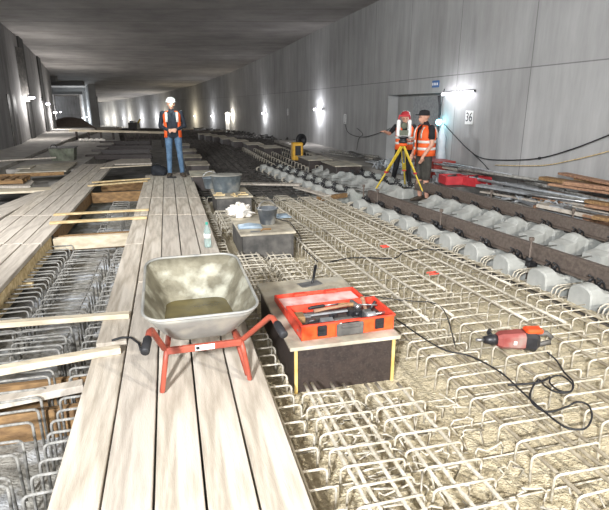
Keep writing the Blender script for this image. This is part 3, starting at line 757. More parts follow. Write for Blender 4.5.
# thin black lead by left grip
p = [at(u, v, .0)+Vector((0, 0, .012)) for u, v in ((112, 342), (122, 339), (131, 339), (139, 345), (141, 352))]
mb = MB(); mb.tube([q-p[0] for q in p], .008, 6); tag(mb.build('black_cord', M['black'], loc=p[0]), 'short black cord lying on the planks left of the wheelbarrow grip', 'cord')

# ------------------------------------------------------------------ toolbox and tools
ZT = .12
def toolbox():
    t = thing('tool_case', 'open red plastic tool case full of tools on the dark plywood box', 'tool case', (-.02, 3.03, ZT+.003), math.radians(17))
    W, D, H, th = .66, .35, .11, .012
    mb = MB(); mb.box((W/2, D/2, .006), (W, D, .012)); mb.box((.006, D/2, H/2), (th, D, H)); mb.box((W-.006, D/2, H/2), (th, D, H)); mb.box((W/2, D-.006, H/2), (W, th, H))
    mb.box((W/2, .003, H-.006), (W+.012, .018, .012)); mb.box((.0, D/2, H-.006), (.02, D, .014)); mb.box((W, D/2, H-.006), (.02, D, .014))
    mb.build('case_body', M['case'], t)
    mb = MB(); mb.box((W*.2, .006, H/2), (W*.4, .016, H), bev=.004); mb.box((W*.81, .006, H/2), (W*.38, .016, H), bev=.004); mb.box((W*.51, .012, .035), (W*.25, .012, .07)); f = mb.build('front_panel', M['case_o'], t)
    MB().box((W/2, D/2+.01, .025), (W-.03, D-.04, .05)).build('inlay', M['film_g'], t)
    for x in (.14, .55):
        mb = MB(); mb.box((x, -.008, .058), (.065, .014, .075), bev=.004); mb.box((x, -.017, .04), (.05, .01, .03), bev=.003); mb.box((x, -.017, .08), (.05, .008, .018), bev=.003); mb.build('latch', M['blk_p'], t)
    mb = MB(); mb.box((.335, -.012, .05), (.19, .02, .085), bev=.006); mb.box((.335, -.026, .075), (.13, .015, .02), bev=.005); h = mb.build('handle', M['film_g'], t)
    # lid, opened flat behind
    lid = MB(); z0 = .0
    lid.box((W/2, D+.2, .01), (W, .38, .012)); lid.box((.006, D+.2, .028), (th, .38, .045)); lid.box((W-.006, D+.2, .028), (th, .38, .045)); lid.box((W/2, D+.385, .028), (W, th, .045)); lid.box((W/2, D+.018, .028), (W, th, .045))
    for x in (.2, .46): lid.box((x, D+.365, .045), (.1, .05, .02), bev=.004)
    lo = lid.build('lid', M['case'], t)
    mb = MB(); mb.box((W/2, D+.2, .022), (W-.05, .33, .012), bev=.003); mb.build('lining', M['case_in'], lo)
    return t
tb = toolbox()
TB = Matrix.Translation((-.02, 3.03, ZT+.003)) @ Matrix.Rotation(math.radians(17), 4, 'Z')
def tl(x, y, z): return TB @ Vector((x, y, z))
def tool(name, label, cat, loc, rz=0): return thing(name, label, cat, tl(*loc), math.radians(14)+rz)
# claw hammer lying across the back
t = tool('hammer', 'hammer with wooden handle lying across the back of the red tool case', 'hammer', (.28, .24, .10), .12)
MB().tube([(-.12, 0, 0), (.0, 0, .006), (.18, 0, .01)], [.014, .011, .012], 8).build('handle', M['wood_r'], t)
mb = MB(); mb.box((.19, 0, .01), (.03, .1, .03), bev=.005); mb.lathe([(.016, 0), (.019, .02)], (.19, -.05, .01), 10, T=Matrix.Rotation(PI/2, 3, 'X')); mb.build('head', M['steel'], t)
t = tool('pipe_wrench', 'steel wrench lying in the middle of the red tool case', 'wrench', (.12, .2, .085), -.05)
mb = MB(); mb.bar((0, 0, 0), (.27, 0, .015), .022, .012, bev=.003); mb.build('shaft', M['gsteel'], t)
mb = MB(); mb.box((-.02, .012, 0), (.05, .02, .016), bev=.003); mb.box((-.02, -.018, 0), (.05, .018, .016), bev=.003); mb.build('jaw', M['steel'], t)
t = tool('angle_grinder', 'dark angle grinder lying at the left of the red tool case', 'grinder', (.06, .09, .05), .3)
MB().tube([(0, 0, 0), (.03, 0, 0), (.13, 0, .01), (.16, 0, .01)], [.02, .03, .026, .018], 10).build('body', M['blk_p'], t)
MB().lathe([(.045, 0), (.045, .01), (.02, .03)], (-.02, 0, -.015), 14).build('guard', M['steel'], t)
t = tool('cordless_drill', 'black and grey drill lying in the middle of the red tool case', 'drill', (.3, .1, .055), -.15)
MB().tube([(-.04, 0, 0), (-.03, 0, 0), (.08, 0, .01), (.1, 0, .01), (.14, 0, .01)], [.02, .032, .03, .018, .012], 10).build('body', M['film_g'], t)
MB().bar((0, 0, 0), (-.02, .1, -.01), .03, .04, bev=.008).build('handle', M['blk_p'], t)
MB().box((-.025, .12, -.01), (.06, .05, .05), bev=.008).build('battery', M['blk_p'], t)
t = tool('paint_roller', 'dark upright tool handles sticking up at the right of the red tool case', 'hand tool', (.56, .22, .03), .2)
MB().tube([(0, 0, 0), (-.03, .03, .13)], [.012, .016], 8).build('handle', M['wood_r'], t); MB().tube([(.0, 0, 0), (.05, -.02, .1)], .011, 8).build('prong', M['blk_p'], t)
for i, (x, y, z, rz, L, r, m, n_, lb, ct) in enumerate([
    (.44, .14, .075, 1.0, .16, .014, 'blk_p', 'pliers', 'black pliers lying diagonal near the right of the red tool case', 'pliers'),
    (.5, .1, .07, .2, .12, .02, 'gsteel', 'socket_key', 'grey socket tool near the right latch inside the tool case', 'socket'),
    (.14, .3, .095, .1, .2, .01, 'black', 'screwdriver', 'black screwdriver along the back left inside the tool case', 'screwdriver'),
    (.36, .28, .105, -.3, .2, .012, 'wood_b', 'chisel', 'wooden handled chisel at the back right of the tool case', 'chisel'),
    (.1, .04, .05, 1.3, .12, .012, 'wood_b', 'file', 'brown handled file against the left wall of the tool case', 'file')]):
    t = tool(n_, lb, ct, (x, y, z), rz); t.scale = (1.25, 1.25, 1.3)
    MB().tube([(0, 0, 0), (L*.1, 0, .002), (L*.45, 0, .004), (L*.5, 0, .004)], [r*.7, r, r, r*.6], 8).build('handle', M[m], t)
    MB().tube([(L*.5, 0, .004), (L*1.1, 0, .004)], r*.4, 6).build('shaft', M['steel'], t)
for (x, y, w, d, h, m, n_, lb) in [(.2, .06, .09, .08, .09, 'gsteel', 'metal_clamp', 'grey metal clamp block left of the case handle'), (.45, .2, .1, .07, .085, 'blk_p', 'battery_pack', 'black battery pack in the right half of the tool case'), (.05, .22, .07, .1, .08, 'wood_b', 'wood_block', 'brown wood block at the left wall of the tool case'), (.52, .13, .06, .06, .09, 'steel', 'steel_socket', 'steel block near the right latch in the tool case'), (.26, .05, .07, .06, .07, 'white', 'putty_tin', 'small grey-white carton standing behind the case handle'),
                                   (.4, .05, .1, .06, .06, 'blk_p', 'parts_tray', 'black parts tray behind the case handle'),
                                   (.16, .14, .12, .1, .05, 'tarp', 'rag', 'crumpled grey rag in the left half of the tool case')]:
    p = tl(x, y, .013); mb = MB()
    if n_ == 'rag':
        for _ in range(6): mb.sph((random.uniform(-.05, .05), random.uniform(-.04, .04), .025), (random.uniform(.02, .04), random.uniform(.02, .04), .022), n=8)
    elif n_ == 'parts_tray':
        mb.box((0, 0, .006), (w, d, .01)); 
        for q in ((w/2, 0, .005, d), (-w/2, 0, .005, d), (0, d/2, w, .005), (0, -d/2, w, .005)): mb.box((q[0], q[1], h/2), (q[2], q[3], h))
    else: mb.box((0, 0, h/2), (w, d, h), bev=.006)
    tag(mb.build(n_, M[m], loc=p, rz=.2), lb, n_.replace('_', ' '))
# trowel leaning behind the lid
t = thing('finishing_trowel', 'grey steel float with dark upright handle behind the toolbox lid', 'trowel', at(312, 284, ZT)+Vector((0, 0, .003)), .5)
MB().box((-.02, 0, .002), (.2, .11, .004), bev=.001).build('blade', M['steel'], t)
MB().tube([(.0, 0, .01), (.03, .03, .03), (.10, .11, .12)], [.01, .012, .013], 8).build('handle', M['blk_p'], t)

# ------------------------------------------------------------------ things on the second stool
def on(u, v, z=ZT): return at(u, v, z)
p = on(239, 219)
from mathutils import noise
t = MB(); n_ = 48; vs = []
for i in range(n_+1):
    for k in range(n_):
        th, a = PI*i/n_, 2*PI*k/n_
        d = Vector((math.sin(th)*math.cos(a), math.sin(th)*math.sin(a), math.cos(th)))
        q = 1+.5*(abs(noise.noise(d*2.1+Vector((3, 1, 7))))*1.4-.3)-.22*abs(noise.noise(d*6)) + .25*noise.noise(d*1.3)
        z = d.z*.095*q+.085
        vs.append((d.x*.17*q, d.y*.13*q, max(z, .0)))
t.add(vs, [(i*n_+k, (i+1)*n_+k, (i+1)*n_+(k+1) % n_, i*n_+(k+1) % n_) for i in range(n_) for k in range(n_)], 0, True)
o = t.build('white_sack', M['bag'], loc=(p.x+.0, p.y+.13, ZT+.003))
tag(o, 'crumpled white plastic sack on the plywood box, left of the bucket', 'sack')
def bucket(name, c, r0, r1, h, label, m, rz=0, cat='bucket', mort=True, handle=True, sy=1.0):
    t = thing(name, label, cat, c, rz)
    MB().lathe([(r0*.9, .0), (r0, .004), (r1, h-.01), (r1+.012, h-.01), (r1+.012, h), (r1-.004, h), (r0-.006, .012), (.001, .012)], (0, 0, 0), 24, sy=sy).build('shell', M[m], t)
    if mort: MB().lathe([(r0*.97, h*.35), (r0*.98+(r1-r0)*.4, h*.5), (.01, h*.53)], (0, 0, 0), 20, sy=sy).build('mortar', M['mortar'], t)
    if handle:
        MB().tube([(r1*math.cos(a), 0+.02*math.sin(a), h-.02+r1*.9*math.sin(a)) for a in np.linspace(0, PI, 12)], .006, 6).build('wire_handle', M['steel'], t)
    return t
p = on(267, 226); bucket('bucket', (p.x, p.y+.12, ZT+.003), .095, .13, .21, 'dark grey mortar bucket with raised wire handle on the plywood box', 'bucket', .6)
p = on(248, 228); mb = MB(); mb.box((0, 0, .003), (.3, .2, .004)); 
for i in range(5): mb.tube([(-.14, -.08+i*.04, .01), (0, -.07+i*.04, .018), (.14, -.09+i*.04, .008)], [.012, .02, .01], 6)
tag(mb.build('plastic_wrap', M['blue'], loc=(p.x+.02, p.y+.04, ZT+.003), rz=.2), 'bluish crumpled plastic film left of the bucket', 'plastic film')
p = on(285, 217); mb = MB(); mb.box((0, 0, .008), (.2, .26, .012), bev=.004); mb.box((0, 0, .018), (.12, .16, .01), bev=.004)
tag(mb.build('folded_sheet', M['blue'], loc=(p.x-.04, p.y+.02, ZT+.004), rz=.3), 'light blue folded sheet lying right behind the bucket', 'sheet')
t = thing('margin_trowel', 'small steel trowel lying at the front of the bucket box', 'trowel', on(258, 232)+Vector((0, 0, .004)), .1)
MB().plate([(-.09, -.03), (.03, -.02), (.03, .02), (-.09, .03)], 0, .004).build('blade', M['steel'], t); MB().tube([(.03, 0, .004), (.06, 0, .03), (.16, 0, .03)], [.005, .012, .013], 7).build('handle', M['wood_b'], t)
# bottle at boardwalk edge
p = at(208, 247, 0); t = thing('water_bottle', 'clear plastic water bottle with green cap on the boardwalk edge', 'bottle', (p.x, p.y, .001))
MB().lathe([(.036, 0), (.042, .008), (.042, .08), (.039, .09), (.042, .1), (.042, .19), (.018, .26), (.015, .275)], (0, 0, 0), 20).build('body', M['pet'], t)
MB().lathe([(.017, .27), (.017, .295), (.014, .298)], (0, 0, 0), 14).build('cap', M['cyan'], t)
MB().lathe([(.0428, .11), (.0428, .165)], (0, 0, 0), 20).build('label_band', M['white'], t)
# red/blue hoses by stool 2
pts = [at(262, 215, .2), at(290, 222, .16), at(300, 236, .0), at(303, 248, -.1), at(318, 262, -.04)]
mb = MB(); mb.tube([q-pts[0] for q in pts], .006, 6); tag(mb.build('power_cable', M['black'], loc=pts[0]), 'thin dark cable hanging over the front right corner of the bucket box', 'cable')
# ------------------------------------------------------------------ third stool
p = on(227, 193.5); t = bucket('mortar_tub', (p.x-.03, p.y+.2, ZT+.003), .225, .27, .3, 'large blue-grey mortar tub with crusted rim on the far plywood box', 'mtub', ANG, 'tub', True, False, .75)
MB().lathe([(.268, .285), (.286, .288), (.286, .304), (.268, .306)], (0, 0, 0), 26, sy=.75).build('crusted_rim', M['mortar'], t)
p = on(209, 190); bucket('mortar_bucket', (p.x-.0, p.y+.2, ZT+.003), .11, .14, .2, 'small blue-grey bucket behind the left side of the large tub', 'mtub', 0, 'bucket', True, True)
for (u, v, rz, L, lb) in ((219, 196.0, .1, .2, 'pale wooden float lying before the large tub, left'), (234, 196.6, -1.1, .2, 'pale wooden stick in the middle before the large tub'), (243, 195.5, .15, .18, 'pale wooden float lying before the large tub, right')):
    p = on(u, v); mb = MB(); mb.box((0, 0, .012), (L, .06, .02), bev=.004); mb.tube([(-L*.25, 0, .02), (-L*.2, 0, .045), (L*.2, 0, .045), (L*.25, 0, .02)], .01, 6)
    tag(mb.build('wooden_float', M['wood_y'], loc=(p.x, p.y+.03, ZT+.002), rz=rz), lb, 'float')

# ------------------------------------------------------------------ breaker tool and its cable
c = at(516, 345, -.03); t = thing('electric_breaker', 'dirty red electric breaker hammer lying on the rebar', 'power tool', (c.x, c.y+.03, .0), math.radians(2)); t.scale = (1.12, 1.25, 1.25)
R_ = Matrix.Rotation(PI/2, 3, 'Y')
MB().loft([[(x, sy_*w, z+sz_*h) for sy_, sz_ in ((-1, -.6), (-.6, -1), (.6, -1), (1, -.6), (1, .6), (.6, 1), (-.6, 1), (-1, .6))] for x, w, z, h in ((-.12, .03, .0, .032), (-.09, .042, 0, .044), (.02, .05, .0, .05), (.05, .05, .0, .05))], sm=False).build('gearbox', M['drill'], t)
MB().loft([[(x, sy_*w, z+sz_*h) for sy_, sz_ in ((-1, -.6), (-.6, -1), (.6, -1), (1, -.6), (1, .6), (.6, 1), (-.6, 1), (-1, .6))] for x, w, z, h in ((.05, .052, -.0, .052), (.12, .05, -.01, .055), (.15, .03, -.01, .035))]).build('motor_housing', M['blk_p'], t)
MB().box((.11, .0, .055), (.11, .07, .03), bev=.01).build('top_cover', M['case_o'], t)
MB().tube([(.13, 0, .03), (.2, .0, .035), (.235, 0, .01), (.23, 0, -.02), (.14, 0, -.04)], .015, 8).build('rear_handle', M['film_g'], t)
MB().tube([(-.12, 0, 0), (-.15, 0, 0), (-.17, 0, 0), (-.2, 0, 0)], [.03, .034, .026, .02], 12).build('chuck', M['blk_p'], t)
MB().tube([(-.2, 0, 0), (-.25, -.0, -.0)], .009, 8).build('chisel_bit', M['steel'], t)
MB().tube([(-.13, .03, .0), (-.13, .09, .0), (-.11, .12, 0)], .014, 8).build('side_handle', M['blk_p'], t)
MB().box((-.02, -.0505, .0), (.02, .003, .02)).build('white_mark', M['paper'], t)
def cable(pts, r, name, label, m='black', zs=None, cat='cable', n=6):
    P = [at(p[0], p[1], p[2] if len(p) > 2 else -.045) for p in pts]
    # catmull-rom
    Q = []
    for i in range(len(P)-1):
        p0, p1, p2, p3 = P[max(i-1, 0)], P[i], P[i+1], P[min(i+2, len(P)-1)]
        for k in range(n):
            s = k/n; Q.append(.5*((2*p1)+(p2-p0)*s+(2*p0-5*p1+4*p2-p3)*s*s+(3*p1-p0-3*p2+p3)*s**3))
    Q.append(P[-1]); mb = MB(); mb.tube([q-P[0] for q in Q], r, 6)
    return tag(mb.build(name, M[m], loc=P[0]), label, cat)
cable([(547, 352, -.02), (556, 360), (564, 372), (573, 382), (571, 391), (560, 391), (550, 383), (552, 377), (562, 376), (572, 384), (570, 392), (556, 392), (545, 386), (538, 380), (530, 394), (534, 405), (548, 412), (566, 407), (577, 402), (588, 405), (592, 416), (586, 428), (572, 429), (560, 424), (540, 408), (520, 390), (500, 372), (470, 356), (440, 348), (400, 322), (396, 318)], .0055, 'power_cable', 'black power cable looping on the rebar below the red breaker')
cable([(508, 385), (525, 384), (540, 382), (550, 377)], .007, 'air_hose', 'short dark hose end on the rebar left of the cable loops')
cable([(330, 262), (350, 258), (372, 258), (395, 258), (404, 252), (425, 249), (440, 251)], .007, 'air_hose', 'dark hose crossing the pale rebar in the middle distance')
cable([(318, 292, .1), (322, 290, -.0), (400, 300, -.04), (440, 306, -.04), (455, 345)], .005, 'thin_wire', 'thin dark wire running back right from the toolbox box')
for (u, v, lb) in ((387, 246, 'red paint mark on the rebar in the middle distance, farther one'), (388+47, 273, 'red paint mark on the rebar nearer to the sleepers')):
    c = at(u, v, -.045); mb = MB()
    for k_ in range(2): mb.tube([(-.06+.0*k_, .06*k_, -.012), (.06, .06*k_+.01, -.012)], .0085, 6)
    tag(mb.build('marking_tape', M['redpaint'], loc=c, rz=ANG), lb, 'marking')

# ------------------------------------------------------------------ people
def capsule_dist(P, a, b, ra, rb):
    a, b = np.array(a), np.array(b); d = b-a; L2 = max(float(d@d), 1e-9)
    t = np.clip(((P-a)@d)/L2, 0, 1); q = a+t[:, None]*d
    return np.linalg.norm(P-q, axis=1)-(ra+(rb-ra)*t)
def person(name, label, loc, rz, J, mats, flesh, vest=True, extra=None, voxel=.011):
    """J: dict of joints (local metres, facing -Y). flesh: list of (joint a, joint b, ra, rb, tag, flat)"""
    t = thing(name, label, 'person', loc, rz)
    mb = MB(); prims = []
    for a, b, ra, rb, tg in flesh:
        A = Vector(J[a] if isinstance(a, str) else a); B = Vector(J[b] if isinstance(b, str) else b)
        L = (B-A).length; n = max(2, int(L/.03)+1)
        pts = [A.lerp(B, i/n) for i in range(n+1)]; rs = [lerp(ra, rb, i/n) for i in range(n+1)]
        mb.tube(pts, rs, 14); mb.sph(A, ra, n=14); mb.sph(B, rb, n=14)
        prims.append((A, B, ra, rb, tg))
    o = mb.build('body', mats, t)
    md = o.modifiers.new('r', 'REMESH'); md.mode = 'VOXEL'; md.voxel_size = voxel; md.use_smooth_shade = True
    md = o.modifiers.new('s', 'SMOOTH'); md.iterations = 2; md.factor = .5
    dg = bpy.context.evaluated_depsgraph_get(); dg.update(); me = bpy.data.meshes.new_from_object(o.evaluated_get(dg))
    o.modifiers.clear(); o.data = me
    me.materials.clear()
    for m in mats: me.materials.append(m)
    n = len(me.polygons); C = np.empty(n*3); me.polygons.foreach_get('center', C); C = C.reshape(-1, 3)
    best = np.full(n, 9.0); idx = np.zeros(n, int)
    for A, B, ra, rb, tg in prims:
        d = capsule_dist(C, A, B, ra, rb); m_ = d < best; best[m_] = d[m_]; idx[m_] = tg
    me.polygons.foreach_set('material_index', idx.astype(np.int32)); me.polygons.foreach_set('use_smooth', [True]*n)
    me.update()
    return t, o
def hand(H, dirv, palm_n, side, s=1.0, curl=.5):
    """five fingers from the wrist H pointing dirv; palm normal palm_n; returns flesh rows"""
    d = Vector(dirv).normalized(); nrm = Vector(palm_n); nrm = (nrm-d*nrm.dot(d)).normalized(); w = d.cross(nrm)*side
    H = Vector(H); out = [(H, H+d*.045*s, .026*s, .03*s, 2), (H+d*.03+w*.02*s, H+d*.085*s+w*.026*s, .018*s, .013*s, 2), (H+d*.03-w*.02*s, H+d*.08*s-w*.026*s, .018*s, .012*s, 2)]
    for k_, (off, L) in enumerate(((.029, .07), (.010, .08), (-.010, .074), (-.029, .058))):
        b = H+d*.085*s+w*off*s; d1 = (d+nrm*curl*.5).normalized(); d2 = (d+nrm*curl*1.8).normalized()
        m = b+d1*L*.5*s; e = m+d2*L*.5*s
        out += [(b, m, .0095*s, .009*s, 2), (m, e, .009*s, .0075*s, 2)]
    b = H+d*.03*s+w*.03*s; m = b+(d*.5+w*.8+nrm*.2).normalized()*.04*s; e = m+(d*.9+w*.3+nrm*.4).normalized()*.03*s
    out += [(b, m, .012*s, .010*s, 2), (m, e, .010*s, .0085*s, 2)]
    return out
def head_rows(h, fwd, r=.078):
    """h: centre of head; cranium, jaw, nose, ears as flesh rows"""
    h = Vector(h); f = Vector(fwd).normalized(); up = Vector((0, 0, 1)); sd = f.cross(up)
    return [(h+up*.03-f*.022, h+up*.03+f*.02, .084, .08, 2), (h-up*.02+f*.02, h-up*.075+f*.042, .066, .038, 2), (h+f*.088+up*.012, h+f*.112-up*.02, .009, .014, 2),
            (h+sd*.078+up*.01, h+sd*.083-up*.02, .014, .010, 2), (h-sd*.078+up*.01, h-sd*.083-up*.02, .014, .010, 2), (h+f*.088-up*.055-sd*.016, h+f*.088-up*.055+sd*.016, .010, .010, 2)]
def face(parent, h, fwd):
    h = Vector(h); f = Vector(fwd).normalized(); up = Vector((0, 0, 1)); sd = f.cross(up)
    for s in (-1, 1):
        MB().sph(h+f*.088+sd*.03*s+up*.014, .011, n=8).build('eye', M['eye'], parent)
    mb = MB(); mb.tube([h+f*.1-sd*.022-up*.052, h+f*.106-up*.052, h+f*.1+sd*.022-up*.052], .005, 6); mb.build('mouth', M['skin'], parent)
def torso_rows(hip, sh, w, tg=1, bel=.115):
    hip, sh = Vector(hip), Vector(sh); x = Vector((1, 0, 0)); rows = []
    for s in (-1, 1):
        rows += [(hip+x*s*.07, hip.lerp(sh, .4)+x*s*.055, .105, bel-.01, tg), (hip.lerp(sh, .4)+x*s*.055, sh+x*s*(w*.45)-Vector((0, 0, .06)), bel-.01, .10, tg),
                 (sh+x*s*.05+Vector((0, 0, .0)), sh+x*s*(w-.03)+Vector((0, 0, -.015)), .065, .06, tg)]
    return rows
def vest_mesh(t, hip, sh, w, depth, gap=.0, z0=None, name='safety_vest', band=(.2, .45), top=.04):
    """open-front vest: shell around the torso with shoulder straps; front faces -Y"""
    hip, sh = Vector(hip), Vector(sh); vs = MB(); N = 36
    def ring(tt, sx, sy):
        c = hip.lerp(sh, tt); pts = []
        for i in range(N+1):
            a = -PI/2+gap+(2*PI-2*gap)*i/N
            e = .8
            ca, sa = math.cos(a), math.sin(a)
            pts.append((c.x+sx*math.copysign(abs(ca)**e, ca), c.y+sy*math.copysign(abs(sa)**e, sa), c.z))
        return pts
    levels = [(-.12, w*.86, depth*1.1), (.1, w*.82, depth*1.08), (.35, w*.80, depth*1.06), (.6, w*.84, depth*1.06), (.8, w*.88, depth*1.03), (.93, w*.86, depth*.92), (1.05, w*.7, depth*.72), (1.12, w*.42, depth*.6)]
    R = [ring(*l) for l in levels]; f = []
    V = [p for r in R for p in r]
    for j in range(len(R)-1):
        for i in range(N):
            a = -PI/2+gap+(2*PI-2*gap)*(i+.5)/N
            if 3 <= j <= 4 and abs(math.sin(a)) < .35: continue      # arm holes
            if j >= 5 and abs(math.sin(a)) < .2: continue
            if j >= 4 and a < -PI/2+.0 : continue
            if j >= 5 and abs(math.cos(a)) < .3 and math.sin(a) < 0: continue    # neck
            f.append((j*(N+1)+i, j*(N+1)+i+1, (j+1)*(N+1)+i+1, (j+1)*(N+1)+i))
    vs.add(V, f, 0, True); o = vs.build(name, M['orange'], t); md = o.modifiers.new('s', 'SOLIDIFY'); md.thickness = .008
    for b in band:      # horizontal reflective bands
        mb = MB(); P0 = ring(b, w*.815, depth*1.085); P1 = ring(b+.11, w*.825, depth*1.085); VV = P0+P1
        mb.add(VV, [(i, i+1, N+1+i+1, N+1+i) for i in range(N)], 0, True); q = mb.build('reflective_band', M['reflect'], o); md = q.modifiers.new('s', 'SOLIDIFY'); md.thickness = .005; md.offset = 1
    for s in (-1, 1):   # vertical stripes front and back
        for fb in (-1, 1):
            mb = MB(); xs = s*w*.5; pts = []
            for tt, sx, sy in levels[3:7]:
                c = hip.lerp(sh, tt); yy = c.y+fb*(sy*1.03*max(.2, (1-min(.97, (abs(xs)/sx))**2.5))**.4+.006); pts.append((c.x+xs, yy, c.z))
            mb.add([(p[0]-.025, p[1], p[2]) for p in pts]+[(p[0]+.025, p[1], p[2]) for p in pts], [(i, i+1, len(pts)+i+1, len(pts)+i) for i in range(len(pts)-1)], 0, True)
            q = mb.build('reflective_stripe', M['reflect'], o); md = q.modifiers.new('s', 'SOLIDIFY'); md.thickness = .006; md.offset = 0
    return o
def boots(t, J, dirs):
    for s, k_ in ((-1, 'al'), (1, 'ar')):
        a = Vector(J[k_]); d = Vector(dirs[0 if s < 0 else 1]).normalized()
        mb = MB(); sd = d.cross(Vector((0, 0, 1)))
        L = []
        for tt, w, h in ((-.09, .03, .07), (-.07, .042, .1), (.0, .046, .11), (.06, .048, .085), (.12, .05, .06), (.17, .042, .045), (.19, .025, .03)):
            c = Vector((a.x, a.y, 0))+d*tt
            L.append([c+sd*w*math.cos(q)+Vector((0, 0, max(0.0, h*.5+h*.55*math.sin(q)))) for q in np.linspace(0, 2*PI, 13)[:-1]])
        mb.loft(L, sm=True); mb.build('boot', M['boot'], t)
def hard_hat(t, h, f, m, name='hard_hat'):
    h = Vector(h); f = Vector(f).normalized(); ang = math.atan2(f.y, f.x); T = Matrix.Rotation(ang, 3, 'Z')
    mb = MB(); mb.lathe([(.105, .045), (.107, .06), (.1, .1), (.075, .135), (.04, .15), (.002, .155)], h, 20, T=T, sx=1.1); mb.lathe([(.12, .04), (.122, .046), (.1, .05)], h, 20, T=T, sx=1.15)
    return mb.build(name, m, t)
def cap_hat(t, h, f, m):
    h = Vector(h); f = Vector(f).normalized(); ang = math.atan2(f.y, f.x); T = Matrix.Rotation(ang, 3, 'Z')
    mb = MB(); mb.lathe([(.094, .03), (.096, .06), (.088, .1), (.06, .125), (.002, .135)], h, 20, T=T, sx=1.08); o = mb.build('cap', m, t)
    mb = MB(); L = []
    for x, w in ((.07, .075), (.13, .07), (.165, .045)): L.append([h+T@Vector((x, s*w, z)) for s, z in ((-1, .035), (1, .035), (1, .045), (0, .053), (-1, .045))])
    mb.loft(L); mb.build('brim', m, o); return o
V_ = Vector
# --- man in jeans at end of the boardwalk
J = dict(pel=(0, 0, .95), hl=(-.1, 0, .92), hr=(.1, 0, .92), kl=(-.115, -.02, .5), kr=(.125, -.02, .5), al=(-.13, .02, .1), ar=(.15, .02, .1),
         sh=(0, 0, 1.42), nk=(0, 0, 1.5), sl=(-.2, 0, 1.42), sr=(.2, 0, 1.42), el=(-.27, .02, 1.14), er=(.27, .02, 1.14), wl=(-.09, -.2, 1.06), wr=(.09, -.2, 1.07))
hc = V_((0, -.01, 1.62))
fl_ = torso_rows(J['pel'], J['sh'], .2, 1)
for a in ('l', 'r'):
    s = -1 if a == 'l' else 1
    fl_ += [('h'+a, 'k'+a, .092, .062, 0), ('k'+a, 'a'+a, .066, .05, 0), ('s'+a, 'e'+a, .06, .046, 1), ('e'+a, 'w'+a, .046, .034, 1)]
    fl_ += hand(J['w'+a], (-s*.8, -.5, .0), (0, .6, -.6), s, 1.0, .8)
fl_ += [('nk', V_((0, -.005, 1.56)), .055, .052, 2), ((0, 0, 1.43), 'nk', .08, .06, 1)] + head_rows(hc, (0, -1, 0))
fp = at(176, 176.5, 0)
t, bo = person('person', 'person in jeans, dark shirt and orange vest with a glowing headlamp, hands together', (fp.x, fp.y, 0.001), math.radians(13), J, [M['jeans'], M['navy'], M['skin']], fl_)
face(t, hc, (0, -1, 0)); vest_mesh(t, J['pel'], J['sh'], .235, .145, gap=.62, band=(.22, ))
boots(t, J, ((-.2, -1, 0), (.25, -1, 0))); hat = hard_hat(t, hc, (0, -1, 0), M['white'])
mb = MB(); mb.lathe([(.03, 0), (.034, .03)], hc+V_((0, -.112, .075)), 14, T=Matrix.Rotation(PI/2, 3, 'X')); hl = mb.build('headlamp', M['blk_p'], hat)
mb = MB(); mb.sph(hc+V_((0, -.15, .075)), (.05, .02, .05), n=12); mb.build('lens', M['headl'], hl); lamp_light(hc+V_((0, -.32, .1)), 4, (.8, 1, .95), .03, 'headlamp_light', t)
# --- surveyor with cap and shorts, facing left
J = dict(pel=(0, 0, .93), hl=(-.09, 0, .9), hr=(.09, 0, .9), kl=(-.10, -.02, .49), kr=(.11, -.0, .49), al=(-.1, .02, .1), ar=(.14, .03, .1),
         sh=(0, .0, 1.38), nk=(0, -.02, 1.47), sl=(-.2, 0, 1.38), sr=(.2, 0, 1.38), el=(-.26, .0, 1.10), er=(.25, -.0, 1.10), wl=(-.2, -.13, .90), wr=(.2, -.14, .88))
hc = V_((0, -.05, 1.57)); fw = (0, -1, -.15)
fl_ = torso_rows(J['pel'], J['sh'], .2, 1, .13)
for a in ('l', 'r'):
    s = -1 if a == 'l' else 1
    H, K, A = V_(J['h'+a]), V_(J['k'+a]), V_(J['a'+a])
    fl_ += [(H, H.lerp(K, .98), .105, .088, 0), (K+V_((0, 0, .02)), K-V_((0, 0, .06)), .058, .052, 2), (K-V_((0, 0, .06)), K.lerp(A, .45), .05, .057, 2), (K.lerp(A, .45), A, .057, .04, 2)]
    S0, E = V_(J['s'+a]), V_(J['e'+a]); fl_ += [(S0, S0.lerp(E, .6), .062, .056, 1), (S0.lerp(E, .6), E, .045, .042, 2), (E, 'w'+a, .042, .03, 2)]
    fl_ += hand(J['w'+a], (0, -.35, -.9), (-s, -.2, 0), s, 1.0, .6)
fl_ += [('nk', V_((0, -.035, 1.52)), .056, .052, 2), ((0, 0, 1.4), 'nk', .08, .062, 1)] + head_rows(hc, fw)
fp = at(420.5, 192.5, -.1)
t, bo = person('person', 'person in black cap, orange vest and dark shorts watching beside the tripod', (fp.x+.06, fp.y+.15, -.31), math.radians(-72), J, [M['shorts'], M['dark'], M['skin']], fl_)
t.scale = (1.07, 1.07, 1.07)
face(t, hc, fw); vest_mesh(t, J['pel'], J['sh'], .245, .165, gap=.12, band=(.12, .4))
boots(t, J, ((-.1, -1, 0), (.2, -1, 0))); cap_hat(t, hc, fw, M['dark'])
